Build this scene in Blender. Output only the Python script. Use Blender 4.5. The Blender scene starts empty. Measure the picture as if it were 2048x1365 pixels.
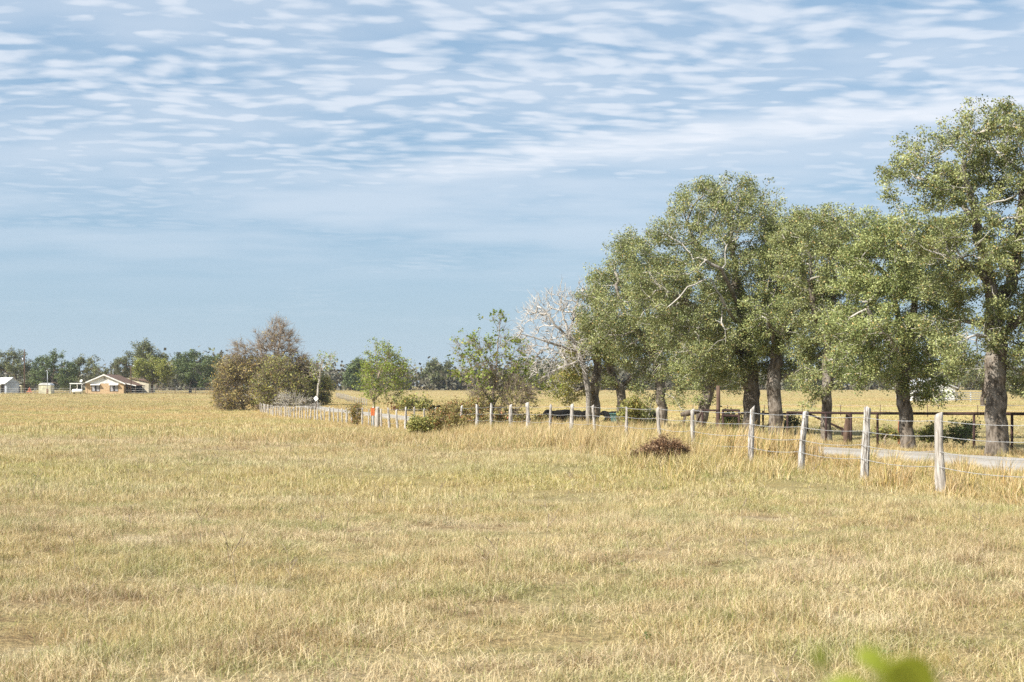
import bpy, math, random
import numpy as np
from mathutils import Vector, Matrix

# ------------------------------------------------------------------ camera, sky, sun, exposure
scene = bpy.context.scene
col = scene.collection
F, HZ, CAMZ = 2800.0, 772.0, 1.74          # focal length (px of a 2048 px wide frame), horizon row, eye height
cam_d = bpy.data.cameras.new("camera")
cam_d.sensor_width = 36.0
cam_d.lens = 36.0 * F / 2048.0
cam_d.shift_y = (HZ - 682.5) / 2048.0
cam_d.clip_start, cam_d.clip_end = 0.05, 20000
cam_d.dof.use_dof = True
cam_d.dof.focus_distance = 34.0
cam_d.dof.aperture_fstop = 8.0
cam = bpy.data.objects.new("camera", cam_d)
cam.location = (0, 0, CAMZ)
cam.rotation_euler = (math.radians(90), 0, 0)
col.objects.link(cam)
scene.camera = cam

SUN_EL, SUN_AZ = math.radians(41), math.radians(55)     # azimuth: behind the camera, to the left
sdir = Vector((-math.sin(SUN_AZ) * math.cos(SUN_EL), -math.cos(SUN_AZ) * math.cos(SUN_EL), math.sin(SUN_EL)))
sun_d = bpy.data.lights.new("sun", 'SUN')
sun_d.energy = 4.9
sun_d.angle = math.radians(0.6)
sun_d.color = (1.0, 0.95, 0.87)
sun = bpy.data.objects.new("sun", sun_d)
sun.rotation_euler = sdir.to_track_quat('Z', 'Y').to_euler()
sun.location = (0, 0, 60)
col.objects.link(sun)

scene.view_settings.view_transform = 'Standard'
scene.view_settings.look = 'None'
scene.view_settings.exposure = 0.94
scene.view_settings.gamma = 1.0
scene.cycles.use_denoising = False


class NT:
    """small node helper"""
    def __init__(s, tree):
        s.t = tree
        s.t.nodes.clear()

    def n(s, typ, **kw):
        nd = s.t.nodes.new(typ)
        for k, v in kw.items():
            if k == 'inp':
                for kk, vv in v.items():
                    if hasattr(vv, 'is_linked') or hasattr(vv, 'links'):
                        s.t.links.new(vv, nd.inputs[kk])
                    else:
                        nd.inputs[kk].default_value = vv
            else:
                setattr(nd, k, v)
        return nd

    def math(s, op, a, b=0.0, c=0.0, clamp=False):
        return s.n('ShaderNodeMath', operation=op, use_clamp=clamp, inp={0: a, 1: b, 2: c}).outputs[0]

    def vmath(s, op, a, b=(0, 0, 0)):
        return s.n('ShaderNodeVectorMath', operation=op, inp={0: a, 1: b}).outputs[0]

    def mix(s, f, a, b, blend='MIX'):
        nd = s.n('ShaderNodeMix', data_type='RGBA', blend_type=blend)
        for k, v in ((0, f), (6, a), (7, b)):
            if hasattr(v, 'links'):
                s.t.links.new(v, nd.inputs[k])
            else:
                nd.inputs[k].default_value = v if k == 0 else (tuple(v) + (1,) if len(v) == 3 else v)
        return nd.outputs[2]

    def noise(s, vec, scale, detail=3.0, rough=0.55, dist=0.0):
        return s.n('ShaderNodeTexNoise', inp={'Vector': vec, 'Scale': scale, 'Detail': detail,
                                              'Roughness': rough, 'Distortion': dist}).outputs[0]

    def step(s, v, lo, hi):
        nd = s.n('ShaderNodeMapRange', interpolation_type='SMOOTHSTEP', inp={0: v, 1: lo, 2: hi, 3: 0.0, 4: 1.0})
        return nd.outputs[0]

    def map(s, vec, scale=(1, 1, 1), loc=(0, 0, 0), rot=(0, 0, 0)):
        return s.n('ShaderNodeMapping', inp={'Vector': vec, 'Location': loc, 'Rotation': rot, 'Scale': scale}).outputs[0]


def build_world():
    w = bpy.data.worlds.new("World")
    scene.world = w
    w.use_nodes = True
    t = NT(w.node_tree)
    sky = t.n('ShaderNodeTexSky', sky_type='NISHITA', sun_disc=False, sun_elevation=SUN_EL,
              sun_rotation=math.atan2(sdir.x, sdir.y), altitude=150.0, air_density=1.0, dust_density=0.6, ozone_density=2.6)
    d = t.n('ShaderNodeTexCoord').outputs['Generated']
    sp = t.n('ShaderNodeSeparateXYZ', inp={0: d})
    x, y, z = sp.outputs[0], sp.outputs[1], sp.outputs[2]
    zc = t.math('MAXIMUM', z, 0.0)
    den = t.math('ADD', zc, 0.06)
    px, py = t.math('DIVIDE', x, den), t.math('DIVIDE', y, den)
    p = t.n('ShaderNodeCombineXYZ', inp={0: px, 1: py, 2: 0.0}).outputs[0]
    # altocumulus sheet: soft cells in loose rows
    wv = t.n('ShaderNodeTexNoise', inp={'Vector': p, 'Scale': 1.6, 'Detail': 2.0})
    off = t.vmath('SCALE', t.vmath('SUBTRACT', wv.outputs[1], (0.5, 0.5, 0.5)))
    off.node.inputs['Scale'].default_value = 0.22
    pw = t.vmath('ADD', p, off)
    pr = t.map(pw, rot=(0, 0, math.radians(-6)))
    fz = t.n('ShaderNodeTexNoise', inp={'Vector': pr, 'Scale': 9.0, 'Detail': 3.0})
    fo = t.vmath('SCALE', t.vmath('SUBTRACT', fz.outputs[1], (0.5, 0.5, 0.5)))
    fo.node.inputs['Scale'].default_value = 0.09
    pc = t.vmath('ADD', pr, fo)
    vor = t.n('ShaderNodeTexVoronoi', feature='SMOOTH_F1', inp={'Vector': t.map(pc, scale=(9.6, 14.5, 1)), 'Scale': 1.0, 'Smoothness': 0.8, 'Randomness': 0.85})
    cell = t.math('SUBTRACT', 1.0, t.step(vor.outputs['Distance'], 0.0, 0.72))
    rip = t.noise(t.map(pr, scale=(6.8, 13.0, 1)), 1.0, 2.5, 0.5)
    rip2 = t.noise(t.map(pr, scale=(16.0, 24.0, 1)), 1.0, 3.0, 0.6)
    big = t.noise(t.map(p, scale=(0.8, 0.8, 1), loc=(3.1, 1.7, 0)), 1.0, 3.0, 0.55)
    c = t.math('ADD', t.math('MULTIPLY', cell, 0.30), t.math('MULTIPLY', rip, 0.52))
    c = t.math('ADD', c, t.math('MULTIPLY', rip2, 0.16))
    c = t.math('ADD', c, t.math('MULTIPLY', t.math('SUBTRACT', big, 0.5), 0.20))
    puffs = t.step(c, 0.22, 0.64)
    # one long diagonal bar of cloud across the sheet
    ln = t.math('ADD', t.math('MULTIPLY', px, 0.495), t.math('MULTIPLY', t.math('SUBTRACT', py, 4.50), 0.869))
    ln = t.math('ADD', ln, t.math('MULTIPLY', t.math('SUBTRACT', t.noise(p, 3.2, 3.0), 0.5), 0.25))
    bar = t.math('SUBTRACT', 1.0, t.step(t.math('ABSOLUTE', ln), 0.02, 0.27), clamp=True)
    bar = t.math('MULTIPLY', bar, t.step(px, -0.9, 0.2))
    bar = t.math('MULTIPLY', bar, t.step(t.noise(t.map(pr, scale=(3, 7, 1)), 1.0, 3.0), 0.15, 0.58))
    fade = t.step(z, 0.06, 0.20)
    low = t.math('MULTIPLY', t.step(z, 0.02, 0.09), t.math('MULTIPLY', t.step(big, 0.45, 0.7), 0.25))
    amount = t.math('MULTIPLY', puffs, t.math('MAXIMUM', t.math('MULTIPLY', fade, 0.70), low))
    veil = t.math('MULTIPLY', t.step(t.noise(t.map(p, scale=(0.9, 1.3, 1)), 1.0, 4.0), 0.26, 0.66), 0.42)
    amount = t.math('MAXIMUM', amount, t.math('MULTIPLY', veil, t.step(z, 0.05, 0.13)))
    amount = t.math('ADD', amount, t.math('MULTIPLY', t.math('MULTIPLY', bar, 0.75), t.math('SUBTRACT', 1.0, amount)))
    # thin moisture veil thickening towards the horizon all the way round
    haze = t.math('POWER', t.math('SUBTRACT', 1.0, zc), 9.0)
    hz = t.math('MULTIPLY', haze, 0.90)
    clear = t.mix(0.55, sky.outputs[0], (2.75, 5.25, 8.0))
    base = t.mix(hz, clear, (5.1, 6.35, 7.3))
    colr = t.mix(amount, base, (8.9, 9.3, 10.0))
    bg = t.n('ShaderNodeBackground', inp={0: colr, 1: 0.0535})
    out = t.n('ShaderNodeOutputWorld', inp={0: bg.outputs[0]})


build_world()
random.seed(7)
R0 = np.random.default_rng(11)

# ------------------------------------------------------------------ terrain
FD = [-50, 30, 45, 60, 75, 98, 113, 133, 170, 200, 250, 317, 450, 700, 6000]
FZ = [0, 0, -.02, -.38, -.72, -1.0, -1.2, -1.52, -1.9, -1.5, -.8, -.07, .15, .3, 0.2]
RD = [-50, 26, 34, 47, 60, 100, 160, 200, 226, 260, 350, 450, 700, 6000]
RZ = [0, 0, -.03, -.30, -.42, -.8, -1.06, -.98, -.72, -.52, -.05, .3, .4, 0.2]
S = 0.25                                   # road and fences run along  x = a - S*y
A_FENCE, A_PIPE = 12.8, 23.0
A_R0, A_R1 = 17.3, 21.3


def sstep(t):
    t = np.clip(t, 0, 1)
    return t * t * (3 - 2 * t)


def gz(x, y):
    x, y = np.asarray(x, float), np.asarray(y, float)
    a = x + S * y
    # smoothed profiles
    zf = sum(np.interp(y + k, FD, FZ) for k in (-9, -4, 0, 4, 9)) / 5
    zr = sum(np.interp(y + k, RD, RZ) for k in (-6, -3, 0, 3, 6)) / 5
    t = sstep((a - 12.0) / 4.8)
    z = zf * (1 - t) + zr * t
    off = 1 - sstep((a - 9) / 4) * (1 - sstep((a - 24) / 5))
    z = z + off * (.035 * np.sin(x * .55 + 1.3 * np.sin(y * .21)) + .03 * np.sin(y * .47 + x * .13) + .02 * np.sin(x * 1.9 - y * .8))
    return z


def g1(x, y):
    return float(gz(x, y))


def wx(px, d):
    return (px - 1024.0) / F * d


def P(px, py, d):
    return Vector((wx(px, d), d, CAMZ - (py - HZ) / F * d))


def G(px, d, dz=0.0):
    x = wx(px, d)
    return Vector((x, d, g1(x, d) + dz))


def along(px, a):
    """depth of the line x = a - S*y under image column px"""
    return a / ((px - 1024.0) / F + S)


# ------------------------------------------------------------------ object helpers
def link(name, data, parent=None, mat=None, loc=None):
    o = bpy.data.objects.new(name, data)
    col.objects.link(o)
    if parent is not None:
        o.parent = parent
    if loc is not None:
        o.location = loc
    if mat is not None:
        data.materials.append(mat)
    return o


def tag(o, label, cat, group=None):
    o["label"] = label
    o["category"] = cat
    if group:
        o["group"] = group
    return o


def thing(name, label, cat, loc=(0, 0, 0), rz=0.0, group=None):
    o = bpy.data.objects.new(name, None)
    o.empty_display_size = 0.3
    col.objects.link(o)
    o.location = loc
    o.rotation_euler = (0, 0, rz)
    return tag(o, label, cat, group)


def npmesh(name, V, Q=None, T=None, smooth=False, attr=None):
    """mesh from numpy arrays: V (n,3), Q (m,4) quads and / or T (k,3) tris"""
    me = bpy.data.meshes.new(name)
    V = np.asarray(V, np.float32)
    parts, starts, tot = [], [], 0
    if Q is not None and len(Q):
        Q = np.asarray(Q, np.int32)
        parts.append(Q.ravel())
        starts.append(np.arange(len(Q), dtype=np.int32) * 4)
        tot = len(Q) * 4
    if T is not None and len(T):
        T = np.asarray(T, np.int32)
        parts.append(T.ravel())
        starts.append(np.arange(len(T), dtype=np.int32) * 3 + tot)
    li = np.concatenate(parts)
    ls = np.concatenate(starts)
    me.vertices.add(len(V))
    me.vertices.foreach_set("co", V.ravel())
    me.loops.add(len(li))
    me.loops.foreach_set("vertex_index", li)
    me.polygons.add(len(ls))
    me.polygons.foreach_set("loop_start", ls)
    if smooth:
        me.polygons.foreach_set("use_smooth", np.ones(len(ls), bool))
    if attr is not None:
        for k, v in attr.items():
            at = me.attributes.new(k, 'FLOAT', 'POINT')
            at.data.foreach_set("value", np.asarray(v, np.float32))
    me.update(calc_edges=True)
    me.validate()
    return me


class MB:
    """collects boxes, tubes, polygons -> one mesh"""
    def __init__(s):
        s.v, s.f = [], []

    def add(s, vs, fs):
        b = len(s.v)
        s.v += [tuple(v) for v in vs]
        s.f += [tuple(b + i for i in f) for f in fs]
        return s

    def box(s, x0, x1, y0, y1, z0, z1):
        vs = [(x, y, z) for z in (z0, z1) for y in (y0, y1) for x in (x0, x1)]
        return s.add(vs, [(0, 2, 3, 1), (4, 5, 7, 6), (0, 1, 5, 4), (2, 6, 7, 3), (0, 4, 6, 2), (1, 3, 7, 5)])

    def tube(s, pts, r, n=8, cap=True):
        pts = [Vector(p) for p in pts]
        rs = r if isinstance(r, (list, tuple)) else [r] * len(pts)
        vs, fs = [], []
        for i, p in enumerate(pts):
            d = (pts[min(i + 1, len(pts) - 1)] - pts[max(i - 1, 0)]).normalized()
            ref = Vector((0, 0, 1)) if abs(d.z) < .9 else Vector((1, 0, 0))
            u = d.cross(ref).normalized()
            w = d.cross(u)
            for k in range(n):
                t = 2 * math.pi * k / n
                vs.append(p + (u * math.cos(t) + w * math.sin(t)) * rs[i])
        for i in range(len(pts) - 1):
            for k in range(n):
                a, b = i * n + k, i * n + (k + 1) % n
                fs.append((a, b, b + n, a + n))
        if cap:
            fs.append(tuple(range(n)))
            fs.append(tuple(range((len(pts) - 1) * n, len(pts) * n))[::-1])
        return s.add(vs, fs)

    def prism(s, poly, d0, d1, axis='y'):
        """poly in (x,z) extruded along y (or (y,z) along x)"""
        n = len(poly)
        mk = (lambda p, d: (p[0], d, p[1])) if axis == 'y' else (lambda p, d: (d, p[0], p[1]))
        vs = [mk(p, d0) for p in poly] + [mk(p, d1) for p in poly]
        fs = [tuple(range(n)), tuple(range(n, 2 * n))[::-1]]
        fs += [(i, i + n, (i + 1) % n + n, (i + 1) % n) for i in range(n)]
        return s.add(vs, fs)

    def mesh(s, name, smooth=False):
        me = bpy.data.meshes.new(name)
        me.from_pydata([tuple(v) for v in s.v], [], s.f)
        me.update()
        import bmesh
        bm = bmesh.new()
        bm.from_mesh(me)
        bmesh.ops.recalc_face_normals(bm, faces=bm.faces)
        bm.to_mesh(me)
        bm.free()
        if smooth:
            for p in me.polygons:
                p.use_smooth = True
        return me

    def build(s, name, mat, parent=None, smooth=False, loc=None):
        return link(name, s.mesh(name, smooth), parent, mat, loc)


# ------------------------------------------------------------------ materials
def principled(t, colr, rough=0.8, spec=0.3, metal=0.0, normal=None):
    b = t.n('ShaderNodeBsdfPrincipled', inp={'Roughness': rough, 'Metallic': metal, 'Specular IOR Level': spec})
    if hasattr(colr, 'links'):
        t.t.links.new(colr, b.inputs['Base Color'])
    else:
        b.inputs['Base Color'].default_value = tuple(colr) + (1,)
    if normal is not None:
        t.t.links.new(normal, b.inputs['Normal'])
    return b


def new_mat(name):
    m = bpy.data.materials.new(name)
    m.use_nodes = True
    return m, NT(m.node_tree)


def simple(name, c, rough=0.7, spec=0.3, metal=0.0, var=0.25, scale=3.0, bump=0.0, c2=None, stretch=(1, 1, 1)):
    m, t = new_mat(name)
    ob = t.n('ShaderNodeTexCoord').outputs['Object']
    vec = t.map(ob, scale=stretch)
    n1 = t.noise(vec, scale, 5.0, 0.6)
    n2 = t.noise(vec, scale * 7, 3.0, 0.6)
    f = t.math('ADD', t.math('MULTIPLY', n1, 0.65), t.math('MULTIPLY', n2, 0.35))
    c2 = c2 or tuple(k * (1 - var) * 0.75 for k in c)
    cc = t.mix(t.step(f, 0.35, 0.65), c2, tuple(min(1, k * (1 + var * .4)) for k in c))
    nm = None
    if bump:
        nm = t.n('ShaderNodeBump', inp={'Strength': bump, 'Distance': 0.02, 'Height': f}).outputs[0]
    b = principled(t, cc, rough, spec, metal, nm)
    t.n('ShaderNodeOutputMaterial', inp={0: b.outputs[0]})
    return m


def field_group():
    """field colour by place in the field: straw, pale tan, gold, green flushes"""
    g = bpy.data.node_groups.new("field_colour", 'ShaderNodeTree')
    g.interface.new_socket("Position", in_out='INPUT', socket_type='NodeSocketVector')
    g.interface.new_socket("Color", in_out='OUTPUT', socket_type='NodeSocketColor')
    t = NT(g)
    gi = t.n('NodeGroupInput')
    pos = t.map(gi.outputs[0], scale=(1, 1, 0))
    sx = t.n('ShaderNodeSeparateXYZ', inp={0: gi.outputs[0]})
    X, Y = sx.outputs[0], sx.outputs[1]
    n_big = t.noise(t.map(pos, scale=(.020, .035, 1), loc=(4, 1, 0)), 1.0, 3.0, 0.55)
    n_mid = t.noise(t.map(pos, scale=(.10, .22, 1)), 1.0, 4.0, 0.6)
    n_sm = t.noise(t.map(pos, scale=(.7, .9, 1), loc=(2, 9, 0)), 1.0, 4.0, 0.6)
    n_far = t.noise(t.map(pos, scale=(.012, .085, 1), loc=(7, 3, 0)), 1.0, 4.0, 0.6)
    straw, pale, green, brown = (.53, .415, .18), (.66, .54, .325), (.27, .29, .09), (.27, .17, .08)
    c = t.mix(t.step(n_mid, .36, .64), straw, pale)
    c = t.mix(t.math('MULTIPLY', t.step(n_sm, .49, .63), .75), c, green)
    c = t.mix(t.math('MULTIPLY', t.step(n_sm, .47, .32), .62), c, brown)
    n_p = t.noise(t.map(pos, scale=(1.5, 1.9, 1), loc=(5, 2, 0)), 1.0, 5.0, 0.65)
    n_q = t.noise(t.map(pos, scale=(.55, .8, 1), loc=(1, 6, 0)), 1.0, 5.0, 0.65)
    c = t.mix(t.math('MULTIPLY', t.step(n_p, .55, .63), .80), c, (.20, .12, .055))
    c = t.mix(t.math('MULTIPLY', t.step(n_q, .56, .66), .60), c, (.72, .62, .43))
    c = t.mix(t.math('MULTIPLY', t.step(n_p, .41, .32), .45), c, (.27, .30, .085))
    # greener flush of young grass at middle distance, more gold beyond
    mid = t.math('MULTIPLY', t.step(Y, 17.0, 30.0), t.math('SUBTRACT', 1.0, t.step(Y, 44.0, 90.0)))
    yel = t.mix(t.step(n_mid, .4, .62), (.49, .42, .115), (.34, .36, .10))
    c = t.mix(t.math('MULTIPLY', mid, t.step(n_big, .36, .60)), c, yel)
    far = t.step(Y, 48.0, 110.0)
    cf = t.mix(t.step(n_far, .38, .62), (.49, .35, .145), (.41, .36, .13))
    cf = t.mix(t.math('MULTIPLY', t.step(n_mid, .52, .68), .35), cf, (.27, .26, .09))
    c = t.mix(far, c, cf)
    vfar = t.step(Y, 190.0, 330.0)
    c = t.mix(t.math('MULTIPLY', vfar, .7), c, t.mix(t.step(n_far, .4, .6), (.46, .345, .165), (.43, .36, .165)))
    # verge between fence and road: rusty gold
    A = t.math('ADD', X, t.math('MULTIPLY', Y, S))
    vg = t.math('MULTIPLY', t.step(A, 11.2, 13.4), t.math('SUBTRACT', 1.0, t.step(A, 22.5, 24.5)))
    vc = t.mix(t.step(n_sm, .4, .62), (.50, .30, .09), (.44, .37, .12))
    c = t.mix(t.math('MULTIPLY', vg, .75), c, vc)
    # grazed, greener pasture under and beyond the trees
    pg = t.math('MULTIPLY', t.step(A, 24.0, 27.0), t.math('SUBTRACT', 1.0, t.step(Y, 75.0, 130.0)))
    pc = t.mix(t.step(n_sm, .42, .60), (.33, .31, .11), (.42, .31, .15))
    c = t.mix(t.math('MULTIPLY', pg, .85), c, pc)
    t.n('NodeGroupOutput', inp={0: c})
    return g


FIELD = field_group()


def mat_ground():
    m, t = new_mat("pasture_ground")
    pos = t.n('ShaderNodeNewGeometry').outputs['Position']
    fc = t.n('ShaderNodeGroup', node_tree=FIELD, inp={0: pos}).outputs[0]
    Y = t.n('ShaderNodeSeparateXYZ', inp={0: pos}).outputs[1]
    fine = t.noise(t.map(pos, scale=(1, 1, 0)), 14.0, 4.0, 0.65)
    fine2 = t.noise(t.map(pos, scale=(.9, .35, 0)), 1.3, 4.0, 0.65)
    near = t.math('SUBTRACT', 1.0, t.step(Y, 40.0, 130.0))
    thatch = t.mix(t.step(fine, .35, .65), (.09, .062, .034), (.26, .195, .10))
    c = t.mix(t.math('MULTIPLY', near, .72), fc, thatch)
    c = t.mix(t.math('MULTIPLY', t.step(fine2, .5, .72), .30), c, (.24, .20, .075))
    bp = t.n('ShaderNodeBump', inp={'Strength': 0.6, 'Distance': 0.12, 'Height': t.math('ADD', fine, fine2)}).outputs[0]
    far = t.step(Y, 120.0, 240.0)
    c = t.mix(t.math('MULTIPLY', far, .42), c, (.22, .165, .075))  # far ground coloured darker, standing in for grass blades shading one another
    b = principled(t, c, 0.95, 0.1, normal=bp)
    t.n('ShaderNodeOutputMaterial', inp={0: b.outputs[0]})
    return m


def mat_blade(name, tint=None, amt=0.0, trans=0.25):
    """grass blade: the field's own colour at its root position, varied per blade and per tuft"""
    m, t = new_mat(name)
    pos = t.n('ShaderNodeNewGeometry').outputs['Position']
    c = t.n('ShaderNodeGroup', node_tree=FIELD, inp={0: pos}).outputs[0]
    v = t.n('ShaderNodeAttribute', attribute_name='v').outputs['Fac']
    rnd = t.n('ShaderNodeObjectInfo').outputs['Random']
    if tint:
        c = t.mix(amt, c, tint)
    c = t.mix(t.math('MULTIPLY', t.step(v, .50, .78), .55), c, (.80, .68, .46))
    c = t.mix(t.math('MULTIPLY', t.step(v, .36, .24), .75), c, (.24, .145, .065))
    c = t.mix(t.math('MULTIPLY', t.step(v, .16, .10), .85), c, (.21, .25, .065))
    c = t.mix(t.math('MULTIPLY', t.step(rnd, .88, .99), .45), c, (.20, .26, .07))
    c = t.mix(t.math('MULTIPLY', t.step(rnd, .22, .04), .45), c, (.36, .235, .13))
    di = principled(t, c, 0.75, 0.2)
    tr = t.n('ShaderNodeBsdfTranslucent', inp={0: c})
    mx = t.n('ShaderNodeMixShader', inp={0: trans, 1: di.outputs[0], 2: tr.outputs[0]})
    t.n('ShaderNodeOutputMaterial', inp={0: mx.outputs[0]})
    return m


def mat_leaf(name, c1, c2, c3, trans=0.25, p3=.82):
    """leaf: v = random tone per leaf and spray"""
    m, t = new_mat(name)
    v = t.n('ShaderNodeAttribute', attribute_name='v').outputs['Fac']
    u = t.n('ShaderNodeAttribute', attribute_name='u').outputs['Fac']
    c = t.mix(v, c1, c2)
    c = t.mix(t.step(u, p3, 1.0), c, c3)
    di = principled(t, c, 0.55, 0.35)
    tr = t.n('ShaderNodeBsdfTranslucent', inp={0: c})
    mx = t.n('ShaderNodeMixShader', inp={0: trans, 1: di.outputs[0], 2: tr.outputs[0]})
    t.n('ShaderNodeOutputMaterial', inp={0: mx.outputs[0]})
    return m


def mat_bark(name, c1, c2, c3=None, thin=None):
    m, t = new_mat(name)
    ob = t.n('ShaderNodeTexCoord').outputs['Object']
    n1 = t.noise(t.map(ob, scale=(1, 1, .35)), 9.0, 5.0, 0.65)
    n2 = t.noise(ob, 2.2, 4.0, 0.6)
    c = t.mix(t.step(n1, .38, .62), c1, c2)
    if c3:
        c = t.mix(t.math('MULTIPLY', t.step(n2, .50, .66), .7), c, c3)
    if thin:
        r = t.n('ShaderNodeAttribute', attribute_name='v').outputs['Fac']
        c = t.mix(t.step(r, .10, .025), c, thin)
    nm = t.n('ShaderNodeBump', inp={'Strength': .9, 'Distance': .03, 'Height': n1}).outputs[0]
    b = principled(t, c, 0.9, 0.15, normal=nm)
    t.n('ShaderNodeOutputMaterial', inp={0: b.outputs[0]})
    return m


def mat_post():
    m, t = new_mat("weathered_cedar")
    ob = t.n('ShaderNodeTexCoord').outputs['Object']
    rnd = t.n('ShaderNodeObjectInfo').outputs['Random']
    vec = t.vmath('ADD', ob, t.n('ShaderNodeCombineXYZ', inp={0: t.math('MULTIPLY', rnd, 31.0), 1: rnd, 2: t.math('MULTIPLY', rnd, 17.0)}).outputs[0])
    grain = t.noise(t.map(vec, scale=(42, 42, 3.2)), 1.0, 5.0, 0.65)
    blot = t.noise(t.map(vec, scale=(7, 7, 3)), 1.0, 4.0, 0.6)
    c = t.mix(t.step(grain, .38, .60), (.13, .11, .09), (.59, .56, .515))
    c = t.mix(t.math('MULTIPLY', t.step(blot, .56, .72), .5), c, (.36, .315, .265))
    c = t.mix(t.math('MULTIPLY', rnd, .62), c, (.33, .295, .25))
    nm = t.n('ShaderNodeBump', inp={'Strength': 1.0, 'Distance': .015, 'Height': grain}).outputs[0]
    b = principled(t, c, 0.9, 0.15, normal=nm)
    t.n('ShaderNodeOutputMaterial', inp={0: b.outputs[0]})
    return m


def mat_road():
    m, t = new_mat("caliche_road")
    pos = t.n('ShaderNodeNewGeometry').outputs['Position']
    n1 = t.noise(pos, 1.1, 5.0, 0.6)
    n2 = t.noise(pos, 22.0, 4.0, 0.7)
    sx = t.n('ShaderNodeSeparateXYZ', inp={0: pos})
    A = t.math('ADD', sx.outputs[0], t.math('MULTIPLY', sx.outputs[1], S))
    A = t.math('ADD', A, t.math('MULTIPLY', t.math('SUBTRACT', n1, .5), .5))
    k = t.math('ABSOLUTE', t.math('SUBTRACT', A, (A_R0 + A_R1) / 2))
    ruts = t.math('MULTIPLY', t.step(k, .35, .75), t.math('SUBTRACT', 1.0, t.step(k, 1.15, 1.6)))
    c = t.mix(t.step(n1, .35, .65), (.28, .25, .21), (.35, .32, .275))
    c = t.mix(t.math('MULTIPLY', ruts, .5), c, (.41, .385, .345))
    c = t.mix(t.math('MULTIPLY', t.step(n2, .55, .75), .35), c, (.24, .215, .18))
    nm = t.n('ShaderNodeBump', inp={'Strength': .5, 'Distance': .03, 'Height': n2}).outputs[0]
    b = principled(t, c, 0.95, 0.1, normal=nm)
    t.n('ShaderNodeOutputMaterial', inp={0: b.outputs[0]})
    return m


def mat_brick():
    m, t = new_mat("tan_brick")
    ob = t.n('ShaderNodeTexCoord').outputs['Object']
    sp = t.n('ShaderNodeSeparateXYZ', inp={0: ob})
    v = t.n('ShaderNodeCombineXYZ', inp={0: t.math('ADD', sp.outputs[0], sp.outputs[1]), 1: sp.outputs[2], 2: 0.0}).outputs[0]
    br = t.n('ShaderNodeTexBrick', inp={'Vector': v, 'Color1': (.54, .39, .215, 1), 'Color2': (.46, .30, .155, 1), 'Mortar': (.42, .33, .22, 1),
                                        'Scale': 1.0, 'Mortar Size': .012, 'Brick Width': .23, 'Row Height': .075}).outputs[0]
    n = t.noise(ob, 3.2, 3.0, 0.6)
    c = t.mix(t.math('MULTIPLY', t.step(n, .52, .66), .65), br, (.32, .165, .085))
    b = principled(t, c, .9, .2)
    t.n('ShaderNodeOutputMaterial', inp={0: b.outputs[0]})
    return m


M = {}
M['ground'] = mat_ground()
M['blade'] = mat_blade("field_grass_blade")
M['tall'] = mat_blade("tall_grass_blade", (.61, .425, .18), .52, .22)
M['post'] = mat_post()
M['road'] = mat_road()
M['brick'] = mat_brick()
M['oak_bark'] = mat_bark("oak_bark", (.075, .060, .045), (.205, .172, .138), (.27, .245, .21), thin=(.45, .42, .37))
M['dead_bark'] = mat_bark("bare_bark", (.17, .15, .13), (.31, .285, .25), thin=(.47, .44, .40))
M['dark_bark'] = mat_bark("dark_bark", (.07, .055, .04), (.16, .13, .10))
M['twig'] = mat_bark("brown_twig", (.19, .145, .105), (.35, .285, .215))
M['pale_twig'] = mat_bark("pale_twig", (.32, .29, .24), (.46, .43, .38))
M['oak_leaf'] = mat_leaf("oak_leaf", (0.107, 0.132, 0.042), (0.386, 0.410, 0.165), (0.494, 0.351, 0.137), p3=.90)
M['oak_leaf_bright'] = mat_leaf("oak_leaf_bright", (0.128, 0.165, 0.048), (0.431, 0.468, 0.186), (0.528, 0.372, 0.130), p3=.91)
M['far_leaf'] = mat_leaf("distant_oak_leaf", (0.074, 0.092, 0.035), (0.209, 0.223, 0.088), (0.270, 0.223, 0.095), p3=.9)
M['far_leaf_green'] = mat_leaf("distant_green_leaf", (0.058, 0.088, 0.029), (0.176, 0.227, 0.078), (0.208, 0.221, 0.091), p3=.9)
M['far_leaf_yellow'] = mat_leaf("distant_yellow_green_leaf", (0.149, 0.172, 0.032), (0.333, 0.345, 0.081), (0.402, 0.322, 0.081), p3=.9)
M['rust_leaf'] = mat_leaf("autumn_shrub_leaf", (.17, .155, .045), (.40, .325, .105), (.42, .27, .09), p3=.72)
M['shrub_leaf'] = mat_leaf("shrub_leaf", (0.143, 0.158, 0.038), (0.374, 0.359, 0.098), (0.493, 0.329, 0.105), p3=.85)
M['lime_leaf'] = mat_leaf("lime_sapling_leaf", (.13, .185, .022), (.31, .37, .06), (.40, .34, .06), .35, p3=.9)
M['bramble_leaf'] = mat_leaf("bramble_leaf", (0.144, 0.132, 0.036), (0.360, 0.300, 0.096), (0.408, 0.144, 0.060), p3=.75)
M['dry_leaf'] = mat_leaf("dry_tumbleweed", (.11, .062, .034), (.30, .18, .095), (.44, .32, .18), .1, p3=.75)
M['dark_green_leaf'] = mat_leaf("low_bush_leaf", (.075, .105, .03), (.20, .235, .075), (.24, .22, .08))
M['brush_leaf'] = mat_leaf("far_brush", (.085, .080, .058), (.185, .172, .115), (.16, .18, .085), .15, p3=.8)
M['rust'] = simple("rusty_pipe", (.055, .029, .024), .8, .3, .2, .35, 6.0, .2, c2=(.028, .016, .013))
M['rust_orange'] = simple("orange_rust", (.36, .15, .07), .9, .2, .1, .3, 6.0, .2, c2=(.17, .07, .035))
M['wire'] = simple("galvanised_wire", (.66, .65, .63), .45, .5, .6, .15, 5.0)
M['white_paint'] = simple("white_paint", (.78, .77, .73), .6, .4, 0, .12, 1.5)
M['cream_paint'] = simple("cream_siding", (.70, .63, .47), .7, .3, 0, .15, 1.5)
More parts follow.
